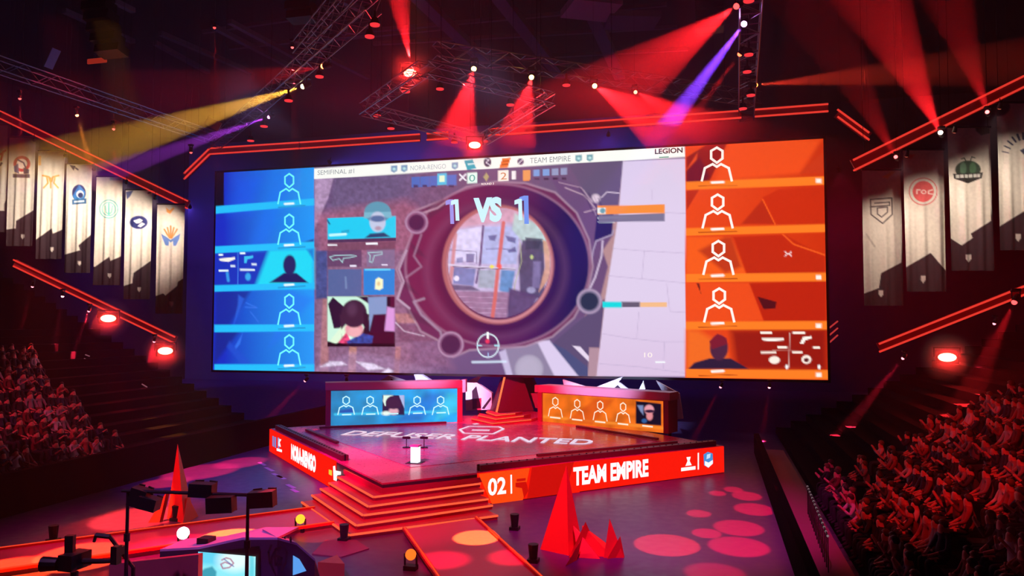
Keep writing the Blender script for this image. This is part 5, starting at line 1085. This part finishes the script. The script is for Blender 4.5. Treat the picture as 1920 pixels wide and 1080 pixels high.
b = ud(190, 1005, 15.5); t2 = thing('camera_crane', (b[0], b[1], 0), 'thin dark camera crane arm bending over the runway', 'crane')
m = MB(); m.tube(ud(176, 1016, 15.5), ud(180, 1003, 15.5), .03, black, n=6); m.tube(ud(180, 1003, 15.5), ud(206, 1006, 15.5), .05, black, n=6); m.tube(ud(206, 1006, 15.5), ud(228, 1036, 15.5), .04, black, n=6); m.tube(ud(228, 1036, 15.5), ud(250, 1064, 15.5), .035, black, n=6); p_ = ud(250, 1064, 15.5); m.tube(p_, (p_[0], p_[1], .02), .04, black, n=8); m.build('arm', t2)
m = MB(); m.box(ud(226, 1031, 15.5), (.16, .16, .16), black); m.build('camera_head', t2)
# low reddish desk wall at the very bottom
m = MB(); P0_, P1_ = ud(205, 1058, 16.5), ud(372, 1040, 16.5); m.slab([V3([P0_[0], P0_[1], 0]), V3([P1_[0], P1_[1], 0]), P1_, P0_], (0, .15, 0), mat('maroon_wall', '#7a3044', .7, noise=.25, nscale=3)); m.build('presenter_screen', label='low maroon patterned partition beside the lit blue screen', cat='partition')

# taped letters on the floor beside the stage
tape = mat('floor_tape', '#b8a8dc', .5)
m = MB()
for x, y, l in ((492, 870, 10), (505, 880, 12), (520, 892, 14), (527, 895, 12), (545, 912, 12), (552, 920, 10)):
    a, b = uz(x-l*.6, y-l*.3), uz(x+l*.6, y+l*.3); m.beam(a+V3([0, 0, .004]), b+V3([0, 0, .004]), .18, .006, tape)
m.build('floor_markings', label='pale lettering marks on the purple floor beside the squarish white lettering', cat='floor marking')

# ------------------------------------------------------------------ haze
def haze_layer(name, density, z0, z1, label):
    hz = bpy.data.materials.new(name); hz.use_nodes = True; nt = hz.node_tree; nt.nodes.remove(nt.nodes['Principled BSDF'])
    vs_ = nt.nodes.new('ShaderNodeVolumeScatter'); vs_.inputs['Color'].default_value = (1, .74, .97, 1); vs_.inputs['Density'].default_value = density; vs_.inputs['Anisotropy'].default_value = .3
    nt.links.new(vs_.outputs[0], nt.nodes['Material Output'].inputs['Volume'])
    m = MB(); y0 = -15 if z0 > 5 else -47; m.box((-3, (y0+43)/2, (z0+z1)/2), (97, 43-y0, z1-z0), hz); m.build('haze', label=label, cat='haze', kind='stuff')
haze_layer('haze_high', HAZE_HIGH, 13.5, 28.9, 'stage haze hanging thickly under the roof among the lamps')
for q in HALOS:  # haze balls added around the flood lights to imitate their lens halo
    hz = MATS.get('halo_haze')
    if not hz:
        hz = MATS['halo_haze'] = bpy.data.materials.new('halo_haze'); hz.use_nodes = True; nt = hz.node_tree; nt.nodes.remove(nt.nodes['Principled BSDF'])
        v_ = nt.nodes.new('ShaderNodeVolumeScatter'); v_.inputs['Density'].default_value = .10
        tc = nt.nodes.new('ShaderNodeTexCoord'); ln = nt.nodes.new('ShaderNodeVectorMath'); ln.operation = 'LENGTH'; nt.links.new(tc.outputs['Object'], ln.inputs[0])
        mr = nt.nodes.new('ShaderNodeMapRange'); mr.inputs[1].default_value = 1.3; mr.inputs[2].default_value = .2; mr.inputs[3].default_value = 0; mr.inputs[4].default_value = .3; nt.links.new(ln.outputs['Value'], mr.inputs[0])
        nt.links.new(mr.outputs[0], v_.inputs['Density']); nt.links.new(v_.outputs[0], nt.nodes['Material Output'].inputs['Volume'])
    m = MB(); m.sphere(q, 1.3, hz, 24, 16); m.build('halo_puff', origin=q, label='added ball of dense haze giving a bright red flood light its halo', cat='haze', kind='stuff', group='added halo balls around the flood lights')
haze_layer('haze_low', HAZE_LOW, .005, 13.49, 'thin stage haze lying over the floor and seats')
